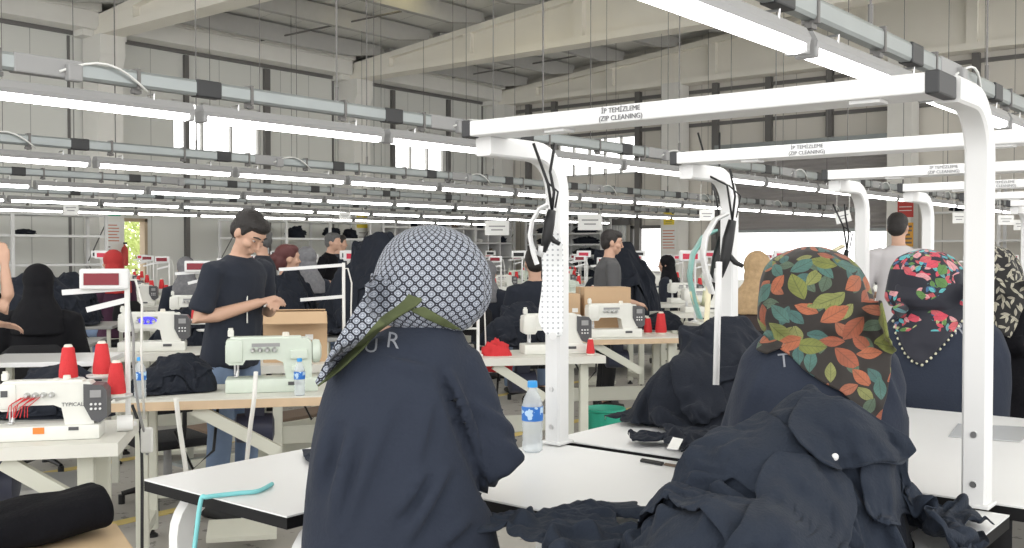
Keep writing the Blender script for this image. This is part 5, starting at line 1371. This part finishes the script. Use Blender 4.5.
# work chairs
def chair(px, Y, rz, label, seat=m_chairf, zs=.395):
    o = at(px, 260, Y); o.z = 0; t = thing('work_chair', label, 'chair', o, CA(rz), 'work chairs at the sewing tables')
    b = MB(); b.box((0, 0, zs-.03), (.42, .40, .06), bev=.025); b.build('seat', seat, t, SM)
    pts = []
    b = MB(); b.loft([((0, -.21, zs+.16), (.16, 0, 0), (0, .02, 0)), ((0, -.225, zs+.22), (.205, 0, 0), (0, .025, 0)), ((0, -.235, zs+.34), (.215, 0, 0), (0, .025, 0)), ((0, -.24, zs+.44), (.20, 0, 0), (0, .025, 0)), ((0, -.24, zs+.49), (.14, 0, 0), (0, .018, 0))], 24, pw=3.); b.build('backrest', m_chairf, t, SM)
    b = MB(); b.tube([(0, -.05, zs-.06), (0, -.23, zs-.04), (0, -.265, zs+.1), (0, -.262, zs+.3)], .014, 8); b.build('back_bar', m_black, t, SM)
    b = MB(); b.cyl((0, 0, .09), (0, 0, zs-.05), .028, .022, 12); b.build('post', m_grey, t, SM)
    for i in range(5):
        a = R(72*i+18); e = Vector((.26*math.cos(a), .26*math.sin(a), .06)); l = MB(); l.tube([(0, 0, .10), e*.6+Vector((0, 0, .045)), e], [.024, .020, .014], 8); lo = l.build('leg', m_black, t, SM)
        g = MB(); g.cyl((e.x, e.y, 0), (e.x, e.y, .055), .02, n=10); g.build('glide', m_black, lo, SM)
    return t
chair(166, 6.1, 40, 'black work chair behind the low dark heap, by the young man')
chair(703, 9.3, 60, 'black-backed chair with blue seat right of the wood-edged table', m_seatb, .53)
chair(774, 8.05, -15, 'black work chair under the woman in the tan headscarf')
chair(38, 6.95, 18, 'black work chair under the woman in the black headscarf', zs=.385)
for px, Y, rz, lb in ((285, 11.2, -60, 'the auburn-haired woman'), (307, 12.2, 40, 'the woman in the grey patterned scarf'), (114, 12.5, 60, 'the woman in the red headscarf'), (535, 10.2, 10, 'the dark-haired person behind the white post'), (487, 11.5, -30, 'the grey-scarfed woman beyond the cones'), (668, 15.5, 70, 'the woman beneath the yellow notice'), (186, 11.8, 30, 'the grey-scarfed woman at the far left rows')):
    chair(px, Y, rz, 'black work chair under '+lb)
# long white floor rail with brown boards
mb = MB(); t = thing('cable_trough', 'long pale steel trough on low legs between the first two workstation rows', 'cable trough', W(3.75, 5.70, 0))
L = 1.8
for y, z in ((0, .27), (0, .12), (.28, .27)):
    b = MB(); b.box((L/2, y, z), (L, .05, .07), bev=.006); b.build('rail', m_tleg, t)
for i in range(2):
    for y in (0, .28): b = MB(); b.box((.15+i*1.4, y, .12), (.05, .05, .24)); b.build('leg', m_tleg, t)
b = MB(); b.box((L/2, .14, .10), (L, .23, .02)); b.build('tray', m_galv, t)
for i, u in enumerate((3.85,)):
    b = MB(); b.box((0, 0, .012), (1.2, .28, .024), bev=.004); tag(b.build('board', m_brown, None, False, W(u+.6, 5.84, .305)), 'brown board lying on the pale steel cable trough', 'board')
for i, (v, u0, u1) in enumerate(((3.35, .5, 2.9), (5.2, 1.0, 9.), (6.75, 1.2, 10.), (4.25, .3, 2.2))):
    b = MB(); b.box(tuple(W((u0+u1)/2, v, .002)), (u1-u0, .09, .004)); o = b.build('floor_marking', m_yellow); o['kind'] = 'structure'
# hanging cables at the left tables
def cable(name, pts, r, m, label, cat='cable'):
    # smooth the polyline
    P = [Vector(p) for p in pts]; out = []
    for i in range(len(P)-1):
        a, b_, c, d = P[max(i-1, 0)], P[i], P[i+1], P[min(i+2, len(P)-1)]
        for q in range(6):
            f = q/6; out.append(.5*((2*b_)+(c-a)*f+(2*a-5*b_+4*c-d)*f*f+(3*b_-a-3*c+d)*f**3))
    out.append(P[-1]); mb = MB(); mb.tube(out, r, 7, mi=0); return tag(mb.build(name, m, None, True), label, cat)
def A(px, py, Y): return at(px, py, Y)
cable('power_cable', [A(132, 405, 4.45), A(140, 430, 4.42), A(142, 470, 4.38), A(142, 520, 4.3), A(142, 600, 4.25)], .007, m_black, 'black cable hanging straight down at the corner of the left table')
cable('power_cable', [A(127, 300, 4.35), A(133, 330, 4.36), A(134, 370, 4.36), A(139, 410, 4.36), A(146, 440, 4.4), A(147, 455, 4.4)], .006, m_grey, 'grey cable looping down beside the left thread stand')
cable('mains_lead', [A(176, 398, 4.85), A(180, 430, 4.86), A(186, 470, 4.9), A(190, 512, 4.95)], .012, m_hoseW, 'thick white lead slanting down before the leg of the wood-edged table')
cable('mains_lead', [A(256, 372, 4.88), A(254, 400, 4.83), A(250, 430, 4.86), A(246, 470, 4.95)], .011, m_hoseW, 'white lead running down from the mint machine')
o = A(147, 440, 4.4); b = MB(); b.box((0, 0, 0), (.05, .03, .11), bev=.008); tag(b.build('plug_socket', m_white2, None, False, o, CA(12)), 'white trailing socket hanging on the grey cable', 'socket')
o = A(146, 470, 4.42)
cable('ribbon', [atz(272, 484, ZT+.007), atz(258, 491, ZT+.007), atz(240, 493, ZT+.007), atz(222, 495, ZT+.007), atz(207, 497, ZT+.008), atz(201, 500, ZT-.0)]+[atz(201, 500, ZT)+C2W(-.012*i, -.004, -.09*i) for i in (1, 2, 3)], .006, mat('turquoise_ribbon', (.22, .60, .62), .6), 'turquoise ribbon trailing over the edge of the narrow table', 'ribbon')
# thread trimmers hung from the light frames
def trimmer(px, py, Y, s, label, hood, cone=m_white, topY=None, hose=None, ytop=None):
    o = at(px, py, Y); t = thing('thread_trimmer', label, 'thread trimmer', o, CA(0)); k = Y/F
    def q(dx, dy, dz=0): return Vector((dx*k*s, dz, -dy*k*s))
    b = MB(); pts = [q(8, -26), q(0, -22), q(-7, -10), q(-9, 4), q(-6, 20), q(-2, 32)]
    b.sweep([p for p in pts], [(-.035*s, -.004), (-.02*s, .004), (.02*s, .004), (.035*s, -.004), (.03*s, -.010), (-.03*s, -.010)], up=(1, 0, 0)); b.build('hood', hood, t, SM)
    b = MB(); b.tube([q(12, -22, .0), q(9, -8), q(7, 6), q(3, 20)], [.012*s, .017*s, .016*s, .009*s], 12); b.build('motor_grip', m_black, t, True)
    b = MB(); b.tube([q(8, 2), q(14, 9), q(20, 12)], [.008*s, .008*s, .006*s], 8); b.build('trigger', m_black, t, True)
    b = MB(); b.tube([q(2, 14), q(0, 24), q(-5, 22), q(-8, 14)], [.012*s, .010*s, .010*s, .008*s], 8); b.build('blade_guard', cone, t, True)
    up = (ZB0-.01)-o.z if ytop is None else ytop
    b = MB(); b.tube([q(12, -22), q(8, -48), Vector((q(0, 0).x-.02*s, .0, up))], .0045, 6); b.build('suspension_cord', m_black, t, True)
    b = MB(); b.tube([q(12, -22), q(14, -40), q(10, -60), Vector((.045*s, .0, up))], .0045, 6); b.build('suspension_cord', m_black, t, True)
    b = MB(); b.tube([q(9, -48), q(18, -40), q(15, -24)], .003, 6); b.build('loop_cord', m_black, t, True)
    return t
trimmer(540, 232, 3.05, 1.0, 'white trimmer with black grip hung on two cords from the nearest frame', m_white)
trimmer(704, 270, 4.6, 1.5, 'mint-hooded trimmer hung on cords left of the second frame post', m_teal, m_cream2, ytop=.62)
trimmer(716, 250, 4.0, 1.35, 'white-hooded trimmer with black grip beside the second frame post', m_white, ytop=.29)
trimmer(836, 270, 5.1, .9, 'pale trimmer hung near the third frame post', m_cream2, ytop=.33)
cable('hanging_hose', [A(709, 278, 4.5), A(708, 300, 4.45), A(706, 325, 4.4), A(704, 341, 4.4)], .012, m_cream2, 'cream strip hanging below the mint-hooded trimmer', 'hose')
b = MB(); p0, p1 = A(719, 262, 3.05), A(716, 385, 3.0); b.tube([p0, p0.lerp(p1, .5), p1], .0095, 12); tag(b.build('hose', m_white, None, True), 'thin straight white hose hanging over the dark garment heap', 'hose')
# perforated white dust sheet beside the nearest left post
def perf_mat():
    m = mat('perforated_white', (.80, .81, .81), .5); nb = NB(m); tc = nb.node('ShaderNodeTexCoord'); s = nb.node('ShaderNodeSeparateXYZ'); nb.L.new(tc.outputs['Object'], s.inputs[0]); P = .016
    a = nb.math('SUBTRACT', nb.math('FRACT', nb.math('DIVIDE', s.outputs[0], P)), .5); c = nb.math('SUBTRACT', nb.math('FRACT', nb.math('DIVIDE', s.outputs[2], P)), .5)
    d = nb.math('ADD', nb.math('MULTIPLY', a, a), nb.math('MULTIPLY', c, c)); nb.L.new(nb.mix(nb.math('LESS_THAN', d, .045), (.80, .81, .81), (.42, .43, .45)), nb.N['Principled BSDF'].inputs['Base Color']); return m
Yp = 3.15; o = at(550, 335, Yp); k = Yp/F
t = thing('perforated_sheet', 'perforated white sheet hanging in front of the nearest left post', 'sheet', o, CA(0))
rows = [(228, 546, 553), (236, 541, 563), (255, 541, 563), (280, 543, 563), (300, 540, 563), (318, 537, 563), (326, 540, 563), (336, 547, 562)]
rr = [[Vector(((l+(r-l)*j/10-550)*k, .012*math.sin(j/10*math.pi+i*.5)-.004*i, (335-y)*k)) for j in range(11)] for i, (y, l, r) in enumerate(rows)]
me = grid_mesh('sheet', rr, [[(0, 0)]*11 for _ in rr], [perf_mat()]); so = link('sheet', me, t); finish(so, .003, 1)
b = MB(); b.cyl((.007, -.045, .0), (.007, -.025, .0), .012, n=16); b.build('fixing_knob', m_white, t)
# small things on the packing tables
def flat(name, pts, Y, z, m, label, cat, th=.002):
    P = [atz(x, y, z) for x, y in pts]; mb = MB(); n = len(P); mb.add([p for p in P]+[p+Vector((0, 0, th)) for p in P], [tuple(range(n-1, -1, -1)), tuple(range(n, 2*n))]+[(i, (i+1) % n, n+(i+1) % n, n+i) for i in range(n)]); return tag(mb.build(name, m), label, cat)
flat('garment_tag', [(667, 449), (678, 450), (683, 440), (673, 438)], 3.2, ZT+.06, m_tag, 'white paper tag on the folded dark garment', 'tag', .003)
flat('paper_slip', [(908, 513), (938, 516), (934, 509), (914, 506)], 2.5, ZT+.002, m_tag, 'crumpled white slip at the right end of the foreground table', 'paper')
flat('plastic_bag', [(948, 437), (1020, 442), (1040, 428), (958, 424)], 3.5, ZT+.006, mat('clear_film', (.62, .63, .64), .12, spec=.8), 'glossy clear bag lying on the long white table', 'bag')
flat('paper_strip', [(663, 411), (690, 411), (694, 408), (676, 407)], 4., ZT+.006, m_tag, 'white paper strip behind the folded dark garment', 'paper', .004)
flat('thread_snips', [(640, 462), (662, 466), (664, 464), (642, 460)], 3., ZT+.001, m_black, 'small black snips in the gap before the long table', 'snips', .006)
flat('ruler', [(664, 465.5), (700, 471), (701, 469.5), (665, 464)], 3., ZT+.001, m_brown, 'thin wooden ruler in the gap before the long table', 'ruler', .004)
flat('pen', [(560, 443.5), (574, 443), (574, 442), (560, 442)], 3.3, ZT+.001, m_tag, 'white marker lying at the foot of the nearest left post', 'pen', .008)
# ================================================================= RACKS, NOTICES AND PAPERS
def rack(name, label, org, rz, L, D, zs, posts, m=m_white, cells=0, back=False):
    t = thing(name, label, 'rack', org, rz); H = zs[-1]+.02
    for i in range(posts):
        x = L*i/(posts-1)
        for y in (0, D): b = MB(); b.box((x, y, H/2), (.07, .05, H)); b.build('upright', m, t)
        if i in (0, posts-1): b = MB(); b.tube([(x, 0, .3), (x, D, 1.25), (x, .02, 2.1)], .015, 5); b.build('brace', m_post, t)
    for z in zs: b = MB(); b.box((L/2, D/2, z), (L, D, .05)); b.build('shelf', m, t)
    if cells:
        for i in range(cells+1):
            x = L*i/cells; b = MB(); b.box((x, D/2+.05, (zs[0]+H)/2), (.05, D-.12, H-zs[0])); b.build('divider', m, t)
        b = MB(); b.box((L/2, D-.01, (zs[0]+H)/2), (L, .015, H-zs[0])); b.build('back_panel', mat('rack_back', (.50, .49, .50), .6), t)
    return t
rack('storage_rack', 'white storage rack along the window wall at far left', W(7.7, 21.2, 0), 0, 4.1, .8, (.5, 1.2, 1.82, 2.28), 3)
rack('storage_rack', 'white storage rack on the window wall behind the standing young man', W(15.3, 21.2, 0), 0, 4.4, .8, (.5, 1.2, 1.82, 2.28), 4)
rack('pigeonhole_rack', 'white pigeonhole rack in the far corner behind the nearest headscarf', W(20.4, 21.4, 0), 0, 6.0, .6, (.4, .85, 1.3, 1.75, 2.2, 2.62), 4, cells=10)
rack('shelf_rack', 'white-shelved rack on the gable wall left of the young man in grey', W(26.9, 17.9, 0), R(90), 3.0, .5, (.3, .65, 1.0, 1.35, 1.7, 2.05, 2.4, 2.72), 3)
rack('shelf_rack', 'white-shelved rack on the gable wall behind the right light frames', W(26.9, 2.9, 0), R(90), 5.2, .6, (.5, 1.1, 1.75, 2.45, 3.1), 4)
# dark garments on the racks
k = 0
def stack(p, sx, sy, sz, label, m=m_nav2, group='garments on the wall racks'):
    global k; k += 1; lumps('garment_stack', label, 'garments', p, (sx, sy, sz), m, k, .55, 0, group)
for i, (u, z, sx, sz, lb) in enumerate(((10.2, 1.85, .20, .07, 'small black stack on the far left rack'), (15.75, 1.85, .17, .18, 'black stack at the left of the rack behind the young man'), (16.3, 1.85, .18, .20, 'taller black stack on the rack left of the young man'), (16.4, 1.5, .17, .14, 'brown stack under the taller black stack'), (17.4, 1.85, .27, .20, 'wide black stack right of the young man'), (18.65, 1.85, .24, .20, 'wide black stack at the middle of the rack'), (19.3, 1.85, .20, .18, 'black stack at the right end of the rack'))):
    if z == 1.5: z = 1.23
    stack(W(u, 21.6, z), sx, .22, sz, lb, m_brown if 'brown' in lb else m_nav2)
for i in range(10):
    for j, z in enumerate((1.33, 1.78, 2.23)):
        if rnd.random() < .55: stack(W(20.7+.6*i, 21.70, z), .17, .15, .07+.08*rnd.random(), 'stack in the %s pigeonhole of the %s row up' % (ORD[i], ('lower', 'middle', 'upper')[j]), (m_nav2, m_brown, m_hoseW, m_navy)[rnd.randrange(4)])
for j, z in enumerate((.68, 1.03, 1.38, 1.73, 2.08, 2.43)):
    for i in range(2): stack(W(26.65, 18.66+1.5*i, z), .15, .48, .14, 'long dark stack on shelf %s, %s half of the gable rack' % (ORD[j], ('right', 'left')[i]), m_nav2)
for j, z in enumerate((1.13, 1.78, 2.48)):
    stack(W(26.6, 3.7+1.73*j-.0, z), .17, .42, .15, 'dark stack on the %s shelf behind the right frames' % ('lower', 'middle', 'upper')[j], m_nav2)
# notices: flat boards with lines of print
m_nred = mat('notice_red', (.50, .06, .05), .6); m_norange = mat('notice_orange', (.75, .38, .06), .6); m_nyel = mat('notice_yellow', (.78, .62, .06), .6); m_ngreen = mat('notice_green', (.06, .38, .22), .6); m_nink = mat('notice_ink', (.18, .15, .14), .7); m_pink = mat('notice_pale_red', (.62, .26, .18), .6)
def notice(label, org, rz, w, h, base, blocks, cat='notice', name='notice_sign'):
    t = thing(name, label, cat, org, rz); b = MB(); b.box((0, 0, 0), (w, .012, h)); b.build('board', base, t)
    for x0, x1, z0, z1, m in blocks: b = MB(); b.box(((x0+x1)/2*w, -.0075, (z0+z1)/2*h), ((x1-x0)*w, .003, (z1-z0)*h)); b.build('print', m, t)
    return t
def lines(n, m, x=.42, z0=-.42, z1=.42, th=.35): 
    s = (z1-z0)/n; return [(-x, x-(.12 if i % 3 == 2 else 0), z0+s*i+s*(1-th)/2, z0+s*i+s*(1+th)/2, m) for i in range(n)]
vF = 22.62-.36                                                 # face of the window-wall columns
notice('green exit notice at the top of the column by the garden door', W(12.54, vF, 2.40), 0, .42, .16, m_ngreen, [(-.4, -.05, -.2, .25, m_tag), (.05, .4, -.1, .1, m_tag)])
notice('orange-red printed poster on the column by the garden door', W(12.54, vF, 1.92), 0, .40, .52, m_tag, lines(6, m_pink))
notice('small framed notice below the orange-red poster', W(12.46, vF, 1.52), 0, .14, .26, m_tag, lines(3, m_nink, .3))
notice('white notice with yellow top on the column behind the tall heap', W(20.4, vF, 2.15), 0, .55, 1.1, m_tag, [(-.45, .45, .02, .46, m_nyel)]+lines(3, m_nink, .35, .08, .42, .2)+lines(3, m_nink, .3, -.4, -.05, .15))
uF = 27.1-.31
notice('yellow warning notice high on the gable column', W(uF, 15.72, 2.5), R(-90), .36, .42, m_nyel, [(-.3, .3, -.15, .25, m_norange)]+lines(2, m_nink, .3, -.45, -.2, .3))
notice('white poster with red lines on the gable column', W(uF, 15.72, 1.85), R(-90), .48, .72, m_tag, lines(7, m_pink))
notice('red notice on the column left of the fourth frame post', W(uF, 8.72, 2.58), R(-90), .40, .42, m_nred, lines(2, m_tag, .4, -.2, .25, .2))
notice('orange poster with dark rows on the column behind the pale shirt', W(uF, 8.72, 1.92), R(-90), .40, .62, m_norange, lines(5, m_nink, .42, -.42, .42, .45))
# fire extinguisher by the column
o = W(12.80, 22.17, 1.15)
t = thing('fire_extinguisher', 'red fire extinguisher hung beside the garden door', 'fire extinguisher', o)
b = MB(); b.lathe([(.05, 0), (.075, .01), (.08, .05), (.08, .36), (.06, .43), (.025, .46), (.025, .5)], n=18); b.build('cylinder', m_nred, t, SM)
b = MB(); b.box((0, -.02, .53), (.04, .12, .05), bev=.008); b.build('valve', m_black, t)
# papers hung from the light rows
m_pp = m_tag
def paper(px, py, Y, w, h, label, rz=0, tilt=0):
    o = at(px, py, Y); t = thing('hanging_sign', label, 'sign', o, CA(rz), 'paper signs hung from the light rows'); M3 = Matrix.Rotation(R(tilt), 3, 'Y')
    b = MB(); b.box((0, 0, 0), (w, .004, h), rot=M3); b.build('paper', m_pp, t)
    for i, s in enumerate((.34, .24)): b = MB(); b.box((0, -.0035, h*(.12-.25*i)), (w*s*2, .002, h*.09), rot=M3); b.build('print', m_grey, t)
    for x in (-.4, .4): b = MB(); b.cyl((w*x, 0, h/2-.005), (w*x, 0, max(h/2+.02, ZL-o.z)), .003, n=5); b.build('string', m_hoseW, t)
for a in ((71, 209, 17.5, .26, .20, 'paper sign over the rack at far left'), (497, 228, 18.5, .44, .26, 'paper sign right of the nearest headscarf'), (590, 222, 17.6, .42, .28, 'paper sign above the young man in grey'), (707, 215, 12.0, .18, .13, 'paper sign left of the second frame post'), (843, 217, 9.8, .15, .11, 'tilted paper sign left of the third frame post', 0, -14), (959, 218, 13.5, .17, .14, 'paper sign left of the nearest right post'), (1006, 220, 10.5, .16, .1, 'paper sign right of the nearest right post'), (1020, 225, 16, .2, .16, 'paper sign at the right picture edge'), (345, 216, 17.5, .2, .12, 'small paper sign beside the yellow-topped notice')):
    paper(*a)
# greenery beyond the garden door
m_leaf = mat('bright_leaves', (.50, .58, .22), .7, var=.4, vscale=3)
for i, (u, v, h, lb) in enumerate(((16.6, 29.5, 2.4, 'sunlit bush seen through the garden door'), (18.6, 31.5, 3.4, 'second bush beyond the garden door'))):
    t = thing('garden_bush', lb, 'bush', W(u, v, -.05)); b = MB(); b.cyl((0, 0, 0), (0, 0, h*.5), .08, .04, 8); b.build('stem', m_brown, t)
    lf = MB(); r2 = random.Random(i)
    for q in range(700):
        a, ph, rr_ = r2.random()*6.28, math.acos(2*r2.random()-1), r2.random()**.4; c = Vector((math.sin(ph)*math.cos(a)*rr_*1.1, math.sin(ph)*math.sin(a)*rr_*1.1, h*.62+math.cos(ph)*rr_*h*.4)); n_ = Vector((r2.random()-.5, r2.random()-.5, r2.random()-.5)).normalized(); s_ = n_.orthogonal().normalized()*.09; e_ = n_.cross(s_)*1.6
        lf.add([c-s_*.6, c+e_*.8, c+s_*.6, c-e_*.8], [(0, 1, 2, 3)])
    lf.build('foliage', m_leaf, t)

# white side table at the far left
o = at(38, 300, 6.05); o.z = 0
t = thing('side_table', 'white-topped side table in front of the woman in the black headscarf', 'table', o, CA(8))
b = MB(); b.box((0, .25, .825), (.74, .56, .03), bev=.004); b.build('top', m_lam, t)
for x in (-.32, .32):
    for y in (.02, .48): b = MB(); b.box((x, y, .405), (.04, .04, .81)); b.build('leg', m_tleg, t)
